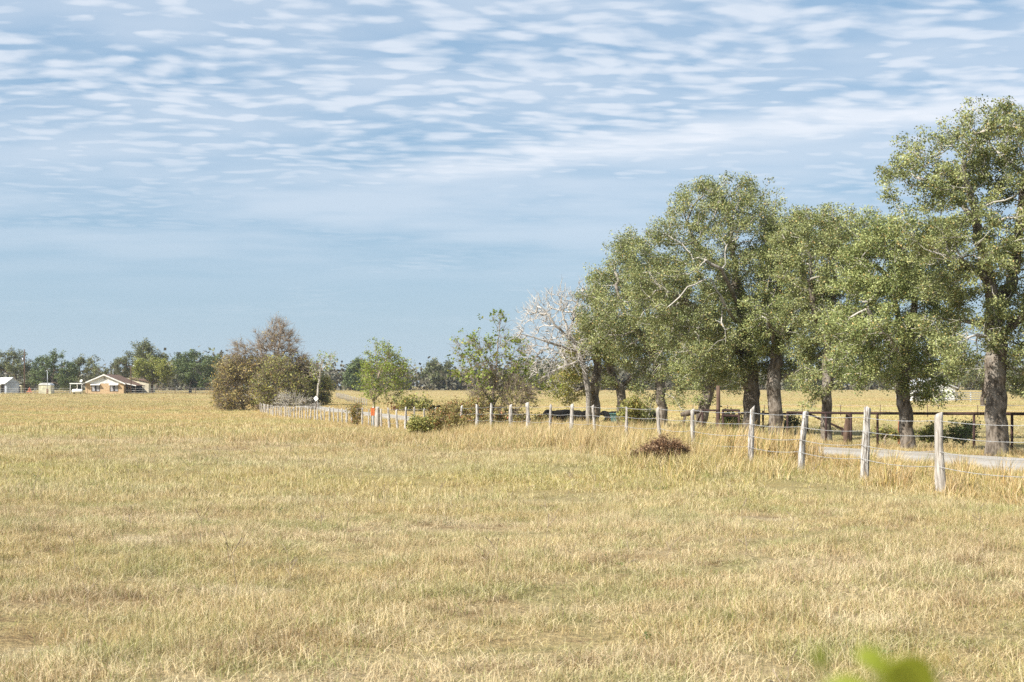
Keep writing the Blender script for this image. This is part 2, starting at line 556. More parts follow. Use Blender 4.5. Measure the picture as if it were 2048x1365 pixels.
M['shed_cream'] = simple("cream_metal", (.66, .62, .44), .6, .4, 0, .2, 1.2)
M['tin'] = simple("galvanised_sheet", (.52, .56, .63), .45, .5, .35, .2, .7)
M['tin_roof'] = simple("bright_sheet_roof", (.74, .74, .73), .45, .5, .2, .15, .6)
M['shingle'] = simple("brown_shingle", (.20, .125, .09), .9, .2, 0, .3, 2.0, .3)
M['dark_wood'] = simple("dark_creosote_wood", (.13, .085, .06), .9, .2, 0, .35, 4.0, .3, stretch=(4, 4, .4))
M['grey_wood'] = simple("grey_wood", (.36, .33, .29), .9, .2, 0, .35, 4.0, .3, stretch=(4, 4, .4))
M['dark'] = simple("dark_interior", (.035, .03, .028), .9, .1, 0, .2)
M['curtain'] = simple("pale_curtain", (.40, .39, .40), .8, .2, 0, .2, 4.0)
M['steel'] = simple("grey_steel", (.38, .40, .42), .5, .5, .5, .2)
M['orange'] = simple("orange_paint", (.62, .17, .05), .5, .4, 0, .15)
M['red_orange'] = simple("faded_orange_paint", (.55, .17, .09), .6, .4, 0, .25)
M['bluegrey'] = simple("blue_grey_paint", (.20, .25, .27), .6, .4, 0, .2)
M['teal'] = simple("teal_plastic", (.075, .17, .16), .8, .2, 0, .2)
M['cow_black'] = simple("black_hide", (.012, .011, .010), .95, .08, 0, .3, 5.0)
M['cow_white'] = simple("white_blaze", (.6, .57, .52), .8, .2, 0, .1)
M['rust_twig'] = mat_bark("red_brown_stem", (.12, .066, .04), (.29, .17, .10))
M['near_leaf'] = mat_leaf("near_weed_leaf", (.16, .20, .018), (.34, .36, .035), (.48, .33, .05), .35, p3=.85)
M['gravel_edge'] = simple("soil", (.28, .19, .12), .95, .1, 0, .3, 4.0, .4)


# glass: dark reflective pane
m, t = new_mat("window_glass")
b = principled(t, (.05, .055, .06), .08, .6)
t.n('ShaderNodeOutputMaterial', inp={0: b.outputs[0]})
M['glass'] = m

# ------------------------------------------------------------------ ground and road
def axis(a0, a1, s0, growth):
    out, s, v = [a0], s0, a0
    while v < a1:
        v += s
        s *= growth
        out.append(v)
    return out


ys = [-60, -40, -25, -15, -8, -3] + axis(0, 6000, .6, 1.0165)
xp = axis(0, 4500, .8, 1.036)
xs = sorted(set([-v for v in xp] + xp))
XX, YY = np.meshgrid(np.array(xs), np.array(ys))
# shear the grid with the road so that its lines follow the verge near by
SH = np.where(YY < 260, YY, 260)
XX = XX - S * np.maximum(SH, 0)
ZZ = gz(XX, YY)
AA = XX + S * YY
inroad = sstep((AA - A_R0 + .9) / .7) * (1 - sstep((AA - A_R1 - .2) / .7)) * (YY < 320)
ZZ = ZZ - .07 * inroad
ny, nx = XX.shape
idx = np.arange(ny * nx).reshape(ny, nx)
Q = np.stack([idx[:-1, :-1], idx[:-1, 1:], idx[1:, 1:], idx[1:, :-1]], -1).reshape(-1, 4)
ground = link("ground", npmesh("ground", np.stack([XX, YY, ZZ], -1).reshape(-1, 3), Q, smooth=True), None, M['ground'])
ground["kind"] = "structure"
ground["label"] = "dry straw coloured pasture rolling away to the far brush line"

rd = np.array(axis(-40, 330, .7, 1.012))
ra = np.linspace(A_R0, A_R1, 9)
DD, RA = np.meshgrid(rd, ra, indexing='ij')
wob = .16 * np.sin(DD * .31) + .12 * np.sin(DD * .83 + 1)
RA2 = RA + np.where(RA < A_R0 + .1, wob, 0) + np.where(RA > A_R1 - .1, -wob * .8, 0)
RX = RA2 - S * DD
RZz = gz(RA - S * DD, DD) + .03 + .05 * (1 - ((RA - (A_R0 + A_R1) / 2) / 2.0) ** 2)
RZz = np.where((RA < A_R0 + .1) | (RA > A_R1 - .1), RZz - .09, RZz)
ny, nx = DD.shape
idx = np.arange(ny * nx).reshape(ny, nx)
Q = np.stack([idx[:-1, :-1], idx[:-1, 1:], idx[1:, 1:], idx[1:, :-1]], -1).reshape(-1, 4)
road = link("road", npmesh("road", np.stack([RX, DD, RZz], -1).reshape(-1, 3), Q, smooth=True), None, M['road'])
road["kind"] = "structure"
road["label"] = "pale gravel farm road running behind the post fence"


# ------------------------------------------------------------------ grass (stuff)
def tuft(seed, n, rad, h0, h1, w, lean=.35, bias=(.10, .0), seg=3, flop=.0):
    r = np.random.default_rng(seed)
    ang, rr = r.uniform(0, 2 * np.pi, n), rad * np.sqrt(r.uniform(0, 1, n))
    base = np.stack([rr * np.cos(ang), rr * np.sin(ang), np.full(n, -.02)], -1)
    h = r.uniform(h0, h1, n) * (1 - .25 * rr / rad)
    ld = r.uniform(0, 2 * np.pi, n)
    lm = np.abs(r.normal(0, lean, n)) + flop * (r.uniform(0, 1, n) < .3)
    lx, ly = np.cos(ld) * lm + bias[0], np.sin(ld) * lm + bias[1]
    face = r.uniform(0, np.pi, n)
    fx, fy = np.cos(face), np.sin(face)
    ww = w * r.uniform(.6, 1.3, n)
    vs = []
    for k in range(seg + 1):
        s = k / seg
        cx = base[:, 0] + h * lx * s ** 1.8
        cy = base[:, 1] + h * ly * s ** 1.8
        cz = base[:, 2] + h * (s - .28 * np.minimum(lm, 1.3) * s ** 2.2)
        wd = ww * (1 - s ** 1.6 * .92) * .5
        vs.append(np.stack([cx - fx * wd, cy - fy * wd, cz], -1))
        vs.append(np.stack([cx + fx * wd, cy + fy * wd, cz], -1))
    V = np.stack(vs, 1).reshape(-1, 3)
    k2 = 2 * (seg + 1)
    q = np.array([[2 * k, 2 * k + 1, 2 * k + 3, 2 * k + 2] for k in range(seg)])
    Q = (np.arange(n)[:, None, None] * k2 + q[None]).reshape(-1, 4)
    v = np.repeat(r.uniform(0, 1, n), k2)
    return npmesh("tuft", V, Q, attr={'v': v})


def scatter(name, pts, rots, scls, ids, metas, mat, label):
    """points carrying tufts (geometry nodes); uncountable ground cover"""
    me = bpy.data.meshes.new(name)
    me.vertices.add(len(pts))
    me.vertices.foreach_set("co", np.asarray(pts, np.float32).ravel())
    for nm, typ, dat in (("rot", 'FLOAT_VECTOR', rots), ("scl", 'FLOAT_VECTOR', scls), ("pid", 'INT', ids)):
        at = me.attributes.new(nm, typ, 'POINT')
        if typ == 'INT':
            at.data.foreach_set("value", np.asarray(dat, np.int32))
        else:
            at.data.foreach_set("vector", np.asarray(dat, np.float32).ravel())
    me.update()
    o = link(name, me)
    o["kind"] = "stuff"
    o["label"] = label
    ng = bpy.data.node_groups.new(name + "_nodes", 'GeometryNodeTree')
    ng.interface.new_socket("Geometry", in_out='INPUT', socket_type='NodeSocketGeometry')
    ng.interface.new_socket("Geometry", in_out='OUTPUT', socket_type='NodeSocketGeometry')
    N, L = ng.nodes, ng.links
    gi, go = N.new('NodeGroupInput'), N.new('NodeGroupOutput')
    jn = N.new('GeometryNodeJoinGeometry')
    for pm in reversed(metas):
        pm.materials.append(mat)
        po = bpy.data.objects.new(name + "_tuft", pm)
        oi = N.new('GeometryNodeObjectInfo')
        oi.inputs['Object'].default_value = po
        oi.inputs['As Instance'].default_value = True
        L.new(oi.outputs['Geometry'], jn.inputs[0])
    ip = N.new('GeometryNodeInstanceOnPoints')
    ip.inputs['Pick Instance'].default_value = True
    L.new(gi.outputs[0], ip.inputs['Points'])
    L.new(jn.outputs[0], ip.inputs['Instance'])
    for nm, typ, sock in (("rot", 'FLOAT_VECTOR', 'Rotation'), ("scl", 'FLOAT_VECTOR', 'Scale'), ("pid", 'INT', 'Instance Index')):
        na = N.new('GeometryNodeInputNamedAttribute')
        na.data_type = typ
        na.inputs[0].default_value = nm
        L.new(na.outputs[0], ip.inputs[sock])
    L.new(ip.outputs[0], go.inputs[0])
    md = o.modifiers.new("scatter", 'NODES')
    md.node_group = ng
    return o


def frustum_pts(r, d0, d1, n, margin, pw=1.0):
    """random ground points inside the wedge of field in view (with a margin either side)"""
    d = np.sqrt(r.uniform(d0 ** 2, d1 ** 2, n)) if pw == 1.0 else d0 + (d1 - d0) * r.uniform(0, 1, n) ** pw
    half = .375 * d + margin
    x = r.uniform(-1, 1, n) * half
    return x, d


def lownoise(x, y, s, seed):
    r = np.random.default_rng(seed)
    out = 0
    for k in range(7):
        a, ph, f = r.uniform(0, 6.28), r.uniform(0, 6.28), s * r.uniform(.6, 1.9)
        out = out + np.sin(f * (x * np.cos(a) + y * np.sin(a)) + ph)
    return out / 7


def off_road(x, y):
    a = x + S * y
    w = .25 * np.sin(y * .9) + .15 * np.sin(y * 2.3)
    return (a < A_R0 - .1 + w) | (a > A_R1 + .15 + w)


def grass_zone(r, d0, d1, n, margin, npro, sc, pid0):
    x, y = frustum_pts(r, d0, d1, n, margin)
    k = off_road(x, y)
    a = x + S * y
    thin = (a > 24) & (r.uniform(0, 1, n) < .45)          # grazed short beyond the pipe fence
    k &= ~thin
    # taller and shorter patches
    x, y = x[k], y[k]
    p = lownoise(x, y, 1.1, 3) + .7 * lownoise(x, y, 3.0, 5)
    s = sc * (1 + .52 * p) * r.uniform(.75, 1.25, len(x))
    s = np.where(x + S * y > 24, s * .6, s)
    keep = r.uniform(0, 1, len(x)) < np.clip(.80 + 1.1 * p, .16, 1)
    x, y, s = x[keep], y[keep], s[keep]
    n = len(x)
    pts = np.stack([x, y, gz(x, y)], -1)
    rot = np.stack([r.normal(0, .06, n), r.normal(0, .06, n), r.uniform(0, 6.28, n)], -1)
    scl = np.stack([np.full(n, sc), np.full(n, sc), s], -1) * r.uniform(.85, 1.2, (n, 1))
    return pts, rot, scl, r.integers(pid0, pid0 + npro, n)


r = np.random.default_rng(21)
near_p = [tuft(100 + k, 84, .20, .04, .155, .0046, .85, flop=1.0) for k in range(6)]
mid_p = [tuft(200 + k, 92, .36, .05, .165, .0085, .80, flop=.8) for k in range(5)]
far_p = [tuft(300 + k, 80, .95, .10, .26, .030, .45, seg=2) for k in range(4)]
vfar_p = [tuft(350 + k, 120, 2.6, .06, .20, .055, .45, seg=2) for k in range(3)]
tus_p = [tuft(380 + k, 120, .17, .07, .25, .0048, .65, flop=.8) for k in range(3)]
Z1 = grass_zone(r, 5.5, 21, 11500, 2.6, 6, 1.0, 0)
Z2 = grass_zone(r, 19, 62, 22000, 4.0, 5, 1.0, 6)
Z3 = grass_zone(r, 56, 240, 24000, 8.0, 4, 1.0, 11)
Z4 = grass_zone(r, 190, 440, 15000, 20.0, 3, 1.0, 15)
Z5 = grass_zone(r, 6, 36, 900, 3.0, 3, .95, 18)
cat = [np.concatenate(z) for z in zip(Z1, Z2, Z3, Z4, Z5)]
scatter("field_grass", *cat, near_p + mid_p + far_p + vfar_p + tus_p, M['blade'],
        "short dry straw and green grass covering the open field")

# tall golden grass: along the fence, in the verge and in a patch of the field
def strip(r, n, a0, a1, d0, d1):
    d = r.uniform(d0, d1, n)
    a = r.uniform(a0, a1, n)
    return a - S * d, d


tall_p = [tuft(400 + k, 60, .22, .45, 1.05, .015, .32, (.16, 0), seg=4) for k in range(4)]
mtall_p = [tuft(450 + k, 50, .30, .28, .62, .013, .42, (.12, 0), seg=3, flop=.5) for k in range(3)]
xs_, ys_, ss_, ps_ = [], [], [], []
for (n, a0, a1, d0, d1, s0, s1, kind) in (
        (620, 12.9, 15.8, 33, 53, .6, 1.15, 't'), (420, 11.3, 12.9, 32, 53, .5, .9, 't'), (420, 11.6, 15.2, 50, 66, .5, .85, 't'),
        (300, 10.6, 12.8, 28, 50, .5, .9, 'm'), (150, 10.9, 12.6, 30.2, 44, .5, .95, 't'), (520, 12.3, 17.0, 18, 34, .28, .60, 'm'),
        (26, 12.4, 15.8, 22, 31, .55, .85, 't'), (420, 11.9, 16.6, 66, 120, .35, .65, 'm'),
        (300, 11.5, 16.6, 100, 175, .4, .7, 'm'), (260, 21.6, 23.4, 28, 70, .35, .75, 'm'),
        (500, 10.8, 12.6, 45, 130, .4, .75, 'm')):
    x, y = strip(r, n, a0, a1, d0, d1)
    xs_.append(x), ys_.append(y), ss_.append(r.uniform(s0, s1, n))
    ps_.append(r.integers(0, 4, n) if kind == 't' else r.integers(4, 7, n))
# ungrazed patch out in the field
for (cx, cy, rx, ry, n) in ((-4.5, 46, 5.0, 4.0, 520), (1.4, 41, 3.4, 3.0, 260), (-11, 49, 4, 3, 60), (4.5, 27.6, 2.5, 1.8, 60), (3.0, 29.3, 1.3, .7, 46)):
    x, y = r.normal(cx, rx * .5, n), r.normal(cy, ry * .5, n)
    xs_.append(x), ys_.append(y), ss_.append(r.uniform(.45, .95, n)), ps_.append(r.integers(4, 7, n))
x, y, s, pi = map(np.concatenate, (xs_, ys_, ss_, ps_))
k = off_road(x, y)
x, y, s, pi = x[k], y[k], s[k], pi[k]
n = len(x)
scatter("tall_grass", np.stack([x, y, gz(x, y)], -1),
        np.stack([r.normal(0, .08, n), r.normal(0, .08, n), r.normal(0, .9, n)], -1),
        np.stack([s, s, s], -1), pi, tall_p + mtall_p, M['tall'],
        "tall golden dead grass standing along the post fence and road verge")


# dark dead weed stalks scattered in the sward
def weed(seed):
    rr = random.Random(seed)
    mb = MB()
    h = rr.uniform(.18, .34)
    p = Vector((0, 0, -.02))
    pts = [p.copy()]
    for k in range(4):
        p = p + Vector((rr.uniform(-.02, .02), rr.uniform(-.02, .02), h / 4))
        pts.append(p.copy())
    mb.tube(pts, [.0032, .003, .0026, .0022, .002], 4)
    for k in range(rr.randint(2, 5)):
        b = pts[rr.randint(2, 4)]
        a = rr.uniform(0, 6.28)
        e = b + Vector((math.cos(a) * .08, math.sin(a) * .08, rr.uniform(.03, .12)))
        mb.tube([b, e], [.002, .004], 4)
    return mb.mesh("weed")


n = 260
x, y = frustum_pts(r, 7.5, 34, n, 1.5)
k = (x + S * y < 12) & (lownoise(x, y, .8, 41) > -.12)
x, y = x[k], y[k]
n = len(x)
sc = r.uniform(.6, 1.15, n)
scatter("weed_stalks", np.stack([x, y, gz(x, y)], -1), np.stack([r.normal(0, .12, n), r.normal(0, .12, n), r.uniform(0, 6, n)], -1),
        np.stack([sc, sc, sc], -1), r.integers(0, 4, n), [weed(k) for k in range(4)], M['twig'],
        "thin dark dead weed stalks scattered through the field grass")


def broadleaf(seed):
    rr = np.random.default_rng(seed)
    n = 26
    c = rr.normal(0, 1, (n, 3)) * np.array([.06, .06, .03]) + np.array([0, 0, .10])
    return leaf_mesh("broadleaf", rr, c, rr.uniform(0, 1, n), .055, .6, .3)


# ------------------------------------------------------------------ trees
def sample_blobs(r, blobs, n):
    w = np.array([b[1][0] * b[1][1] * b[1][2] for b in blobs]) ** .8
    pick = r.choice(len(blobs), n, p=w / w.sum())
    u = r.normal(0, 1, (n, 3))
    u /= np.linalg.norm(u, axis=1, keepdims=True)
    rad = r.uniform(0, 1, n) ** (1 / 2.3)
    C = np.array([list(b[0]) for b in blobs])[pick]
    Rr = np.array([list(b[1]) for b in blobs])[pick]
    return C + u * rad[:, None] * Rr


def grow(r, guides, attr, step, kill, maxit=90, jitter=.30, ok_from=.35):
    """space colonisation from guide polylines; returns nodes, parents"""
    nodes, par, ok = [], [], []
    for gidx, gl in enumerate(guides):
        gl = [np.array(p, float) for p in gl]
        if gidx == 0 or True:
            last = -1
            if gidx > 0 and nodes:
                dd = np.linalg.norm(np.array(nodes) - gl[0], axis=1)
                j = int(dd.argmin())
                if dd[j] < step * 1.6:
                    last = j
        for i in range(len(gl) - 1):
            L = np.linalg.norm(gl[i + 1] - gl[i])
            m = max(1, int(round(L / step)))
            for k in range(0 if (i == 0 and last == -1) else 1, m + 1):
                p = gl[i] + (gl[i + 1] - gl[i]) * k / m + (r.normal(0, step * .08, 3) if 0 < i + k else 0)
                nodes.append(p)
                par.append(last)
                last = len(nodes) - 1
                frac = (i + k / m) / max(1, len(gl) - 1)
                ok.append(frac > (ok_from if gidx == 0 else .25))
    nodes = np.array(nodes)
    ok = np.array(ok)
    A = attr.copy()
    cand = np.where(ok)[0]
    D = np.linalg.norm(A[:, None] - nodes[cand][None], axis=2)
    ni = cand[D.argmin(1)]
    nd = D.min(1)
    nodes_l = [nodes]
    allp = list(par)
    pos = nodes
    for it in range(maxit):
        alive = nd > kill
        A, ni, nd = A[alive], ni[alive], nd[alive]
        if len(A) == 0:
            break
        dirs = A - pos[ni]
        dirs /= np.linalg.norm(dirs, axis=1, keepdims=True) + 1e-9
        uq, inv = np.unique(ni, return_inverse=True)
        acc = np.zeros((len(uq), 3))
        np.add.at(acc, inv, dirs)
        acc /= np.linalg.norm(acc, axis=1, keepdims=True) + 1e-9
        acc += r.normal(0, jitter, acc.shape)
        acc /= np.linalg.norm(acc, axis=1, keepdims=True) + 1e-9
        new = pos[uq] + acc * step
        base = len(pos)
        pos = np.concatenate([pos, new])
        allp += list(uq)
        D = np.linalg.norm(A[:, None] - new[None], axis=2)
        j = D.argmin(1)
        dm = D[np.arange(len(A)), j]
        better = dm < nd
        ni = np.where(better, base + j, ni)
        nd = np.where(better, dm, nd)
        if len(pos) > 9000:
            break
    return pos, np.array(allp)


def radii(pos, par, r_tip, r_base, flare=1.35, e=2.35, roots=None):
    n = len(pos)
    acc = np.zeros(n)
    kids = np.zeros(n, int)
    for i in range(n - 1, -1, -1):
        ri = r_tip ** e if kids[i] == 0 else acc[i]
        acc[i] = ri
        if par[i] >= 0:
            acc[par[i]] += ri
            kids[par[i]] += 1
    rad = acc ** (1 / e)
    rb = rad[0]
    rad = r_tip + (rad - r_tip) * (r_base - r_tip) / max(rb - r_tip, 1e-6)
    rad = np.maximum(rad, r_tip)
    if flare > 1:
        for root in np.where(par < 0)[0]:
            z0 = pos[root, 2]
            hh = (pos[:, 2] - z0) / (r_base * 2.2)
            near = np.linalg.norm(pos[:, :2] - pos[root, :2], axis=1) < r_base * 3
            f = 1 + (flare - 1) * np.exp(-np.clip(hh, 0, 9) * 1.6)
            rad = np.where(near & (hh < 3), rad * f, rad)
    return rad, kids


def tube_mesh(name, pos, par, rad, thin=.035):
    n = len(pos)
    child = np.where(par >= 0)[0]
    p0, p1 = pos[par[child]], pos[child]
    d = p1 - p0
    L = np.linalg.norm(d, axis=1, keepdims=True) + 1e-9
    d = d / L
    dirn = np.zeros((n, 3))
    dirn[child] = d
    dirn[par < 0] = (0, 0, 1)
    # the main child of each node continues the parent's ring
    order = np.lexsort((-rad[child], par[child]))
    main = np.zeros(len(child), bool)
    seen = set()
    for k in order:
        pk = par[child[k]]
        if pk not in seen:
            seen.add(pk)
            main[k] = True
    r1 = rad[child]
    r0 = np.where(main, rad[par[child]], np.minimum(rad[par[child]], r1 * 1.35))
    d0 = np.where(main[:, None], dirn[par[child]], d)
    Vs, Qs, att, b = [], [], [], 0
    for sel, k in ((r0 >= thin, 8), (r0 < thin, 3)):
        if not sel.any():
            continue
        m = sel.sum()

        def ring(p, dr, rr):
            ref = np.where(np.abs(dr[:, 2:3]) < .9, np.array([[0, 0, 1.0]]), np.array([[1.0, 0, 0]]))
            u = np.cross(dr, ref)
            u /= np.linalg.norm(u, axis=1, keepdims=True) + 1e-9
            w = np.cross(dr, u)
            t = np.arange(k) * 2 * np.pi / k
            return p[:, None] + rr[:, None, None] * (u[:, None] * np.cos(t)[None, :, None] + w[:, None] * np.sin(t)[None, :, None])
        # keep the second ring aligned with the first one
        a = ring(p0[sel], d0[sel], r0[sel])
        c = ring(p1[sel], d[sel], r1[sel])
        V = np.concatenate([a, c], 1).reshape(-1, 3)
        q = np.array([[i, (i + 1) % k, k + (i + 1) % k, k + i] for i in range(k)])
        Qs.append((np.arange(m)[:, None, None] * 2 * k + q[None]).reshape(-1, 4) + b)
        Vs.append(V)
        att.append(np.repeat(np.stack([r0[sel], r1[sel]], 1), k, axis=1).ravel())
        b += len(V)
    return npmesh(name, np.concatenate(Vs), np.concatenate(Qs), smooth=True, attr={'v': np.concatenate(att)})


def leaf_mesh(name, r, centres, tone, size, aspect=.6, up=.35, droop=0.0):
    n = len(centres)
    nrm = r.normal(0, 1, (n, 3))
    nrm[:, 2] = np.abs(nrm[:, 2]) * (1 - up) + up * 1.6
    nrm /= np.linalg.norm(nrm, axis=1, keepdims=True)
    t = r.normal(0, 1, (n, 3))
    t[:, 2] -= droop
    t -= nrm * (t * nrm).sum(1, keepdims=True)
    t /= np.linalg.norm(t, axis=1, keepdims=True) + 1e-9
    bt = np.cross(nrm, t)
    s = (size * r.uniform(.6, 1.4, n))[:, None]
    w = s * aspect * .5
    fold = nrm * (s * .10)
    V = np.stack([centres - t * s * .5, centres + bt * w + fold + t * s * .05, centres + t * s * .5, centres - bt * w + fold + t * s * .05], 1).reshape(-1, 3)
    Q = np.arange(n * 4).reshape(-1, 4)
    return npmesh(name, V, Q, attr={'v': np.repeat(tone, 4), 'u': np.repeat(r.uniform(0, 1, n), 4)})


def make_tree(name, label, seed, d, guides_px, blobs_px, n_attr, n_leaf, leaf, bark, leafm, r_base, group=None,
              step=.38, r_tip=.014, sig=.26, kill=None, twigs=0, twig_len=.5, base=None, jitter=.30, depth_k=1.0, cat='tree',
              flare=1.28, thin=.05, leaf_up=.12, bare_frac=0.0, crown_name='crown', squash=1.0, ok_from=.35, foliage_tone=.5, clump=.48, grow_blob=1.08):
    """guides_px: list of polylines of (px, py[, depth offset]); blobs_px: (px, py, r[, depth offset[, ry]])"""
    r = np.random.default_rng(seed)
    gl = []
    for gi, g in enumerate(guides_px):
        line = []
        for k, p in enumerate(g):
            dd = d + (p[2] if len(p) > 2 else 0)
            q = P(p[0], p[1], dd)
            if gi == 0 and k == 0 or (k == 0 and len(p) > 3):
                q.z = g1(q.x, q.y) - .12
            line.append(q)
        gl.append(line)
    root = gl[0][0].copy()
    root.z += .12
    bl = []
    for b in blobs_px:
        dd = (b[3] if len(b) > 3 and b[3] is not None else r.uniform(-1, 1) * 1.2 * depth_k)
        c = P(b[0], b[1], d + dd)
        rx = b[2] * d / F * grow_blob
        rz = (b[4] if len(b) > 4 else b[2]) * d / F * grow_blob
        bl.append((c, (rx, rx * .95 * squash, rz)))
    A = sample_blobs(r, bl, n_attr)
    A = A[A[:, 2] > root.z + .25]
    pos, par = grow(r, gl, A, step, kill or step * 1.15, jitter=jitter, ok_from=ok_from)
    rad, kids = radii(pos, par, r_tip, r_base, flare)
    t = thing(name, label, cat, root, group=group)
    rt = np.array(root)
    pos = pos - rt
    # extra fine twigs off thin branches
    if twigs:
        c = np.where(rad < r_tip * 2.6)[0]
        pk = r.choice(c, twigs)
        dr = r.normal(0, 1, (twigs, 3))
        out = pos[pk] - pos[pk].mean(0)
        out /= np.linalg.norm(out, axis=1, keepdims=True) + 1e-9
        dr = dr * .55 + out * .8 + np.array([0, 0, .25])
        dr /= np.linalg.norm(dr, axis=1, keepdims=True)
        L = (twig_len * r.uniform(.4, 1.2, twigs))[:, None]
        m1 = pos[pk] + dr * L * .5 + r.normal(0, .06, (twigs, 3)) * L
        m2 = m1 + (dr + r.normal(0, .3, (twigs, 3))) * L * .5
        n0 = len(pos)
        pos = np.concatenate([pos, m1, m2])
        par = np.concatenate([par, pk, np.arange(twigs) + n0])
        rad = np.concatenate([rad, np.full(twigs, r_tip * .75), np.full(twigs, r_tip * .4)])
        kids = np.concatenate([kids, np.ones(twigs, int), np.zeros(twigs, int)])
    link("trunk", tube_mesh("trunk", pos, par, rad, thin), t, bark)
    if n_leaf:
        c = np.where((rad < r_tip * 2.4) & (pos[:, 2] > min(.3, step)))[0]
        if len(c) == 0:
            c = np.arange(1, len(pos))
        if bare_frac:
            top = pos[c, 2] > np.quantile(pos[c, 2], 1 - bare_frac)
            c = c[~top | (r.uniform(0, 1, len(c)) < .08)]
        wgt = r.uniform(0, 1.0, len(c))
        wgt = np.where(wgt < clump, 0, .4 + wgt)
        pk = r.choice(c, n_leaf, p=wgt / wgt.sum())
        u3 = r.normal(0, 1, (n_leaf, 3))
        u3 /= np.linalg.norm(u3, axis=1, keepdims=True)
        ctr = pos[pk] + u3 * (r.uniform(0, 1, (n_leaf, 1)) ** .5) * sig * 1.45 * np.array([1, 1, .72])
        spray = r.uniform(0, 1, len(pos))
        tone = np.clip(.5 + foliage_tone * (spray[pk] - .5) * 2 + r.normal(0, .22, n_leaf), 0, 1)
        link(crown_name, leaf_mesh(crown_name, r, ctr, tone, leaf, up=leaf_up), t, leafm)
    return t


n = 30
x, y = frustum_pts(r, 7.5, 40, n, 1.5)
k = (x + S * y < 12)
x, y = x[k], y[k]
n = len(x)
sc = r.uniform(.3, .6, n)
scatter("broadleaf_weeds", np.stack([x, y, gz(x, y)], -1), np.stack([np.zeros(n), np.zeros(n), r.uniform(0, 6, n)], -1),
        np.stack([sc, sc, sc], -1), r.integers(0, 3, n), [broadleaf(k) for k in range(3)], M['dark_green_leaf'],
        "small green broadleaf weeds dotted through the field grass")
OAKS = "oaks along the road behind the fence"
make_tree('oak_tree', 'tall oak with thick trunk at the right edge of the picture', 1, 37,
          [[(1994, 905), (1993, 830), (1990, 760), (1992, 690), (1985, 600), (1962, 500), (1948, 420), (1925, 340)],
           [(1990, 640), (2025, 560, .8), (2040, 460, 1.2), (2050, 350, .5)], [(1975, 560), (1915, 520, -1), (1850, 500, -1.5)],
           [(1950, 430), (1890, 380, .5), (1820, 345, 1)], [(1992, 680), (2060, 620, -.8), (2130, 560, -1)],
           [(1988, 655), (1925, 640, 1.2), (1880, 640, 1.8)],
           [(1990, 680), (1950, 670, -1.2), (1905, 690, -1.8), (1870, 680, -2.0)]],
          [(1905, 300, 52), (1960, 258, 48), (2020, 248, 45), (1850, 322, 40), (1785, 360, 32), (1820, 350, 30), (1985, 330, 75), (1885, 410, 52),
           (2035, 420, 80), (1950, 500, 75), (1895, 560, 60), (2050, 590, 80), (1985, 640, 60), (2060, 310, 80), (2120, 390, 95),
           (2140, 560, 95), (1930, 690, 48), (2040, 700, 55), (2110, 670, 70), (1860, 480, 45), (2080, 490, 70), (1905, 370, 45), (2060, 745, 30), (1890, 640, 45), (1905, 735, 26), (1950, 745, 22), (2030, 770, 22), (1900, 480, 40)],
          2000, 125000, .060, M['oak_bark'], M['oak_leaf'], .29, OAKS, step=.26, r_tip=.009, sig=.17, twigs=1400, twig_len=.4)
make_tree('oak_tree', 'broad oak second from the right, trunk just left of the white building', 2, 42,
          [[(1818, 895), (1812, 840), (1803, 775), (1806, 740), (1815, 690), (1830, 620), (1822, 540)],
           [(1808, 735), (1770, 670, -.6), (1735, 620, -1)], [(1818, 680), (1860, 640, .8), (1880, 590, 1.2)], [(1812, 700), (1790, 610, 1), (1765, 540, .8)],
           [(1808, 730), (1790, 690, -1.2), (1760, 655, -2.0), (1720, 662, -2.3)], [(1818, 690), (1850, 660, -1.2), (1880, 670, -1.8)]],
          [(1780, 525, 75), (1740, 600, 70), (1830, 555, 75), (1790, 650, 72), (1865, 640, 65), (1735, 690, 62), (1695, 650, 42), (1880, 715, 40),
           (1830, 490, 50), (1765, 745, 32), (1868, 765, 30), (1875, 798, 20), (1855, 785, 18), (1895, 780, 16), (1800, 710, 55), (1720, 540, 45), (1700, 720, 36), (1860, 560, 60), (1750, 480, 45), (1720, 745, 32), (1795, 745, 24), (1850, 740, 30), (1880, 480, 40)],
          1600, 98000, .062, M['oak_bark'], M['oak_leaf_bright'], .215, OAKS, step=.28, r_tip=.010, sig=.19, twigs=1100, twig_len=.42)
make_tree('oak_tree', 'slender dark-trunked oak behind the rust pipe fence', 3, 54,
          [[(1653, 876), (1652, 830), (1653, 770), (1655, 720), (1662, 650), (1668, 560)],
           [(1655, 715), (1690, 660, .5), (1715, 610, .5)], [(1657, 690), (1630, 630, -.6), (1620, 560, -.8)]],
          [(1640, 468, 44), (1692, 472, 44), (1585, 480, 42), (1735, 500, 40), (1662, 525, 65), (1705, 590, 55), (1635, 620, 55), (1695, 680, 55), (1625, 720, 38), (1607, 768, 20, -.8),
           (1735, 450, 22), (1600, 540, 45), (1680, 740, 30, None), (1590, 455, 30), (1625, 800, 16, -.5), (1668, 436, 15), (1640, 700, 42), (1600, 745, 24)],
          1200, 70000, .073, M['oak_bark'], M['oak_leaf'], .20, OAKS, step=.33, r_tip=.011, sig=.23, twigs=900)
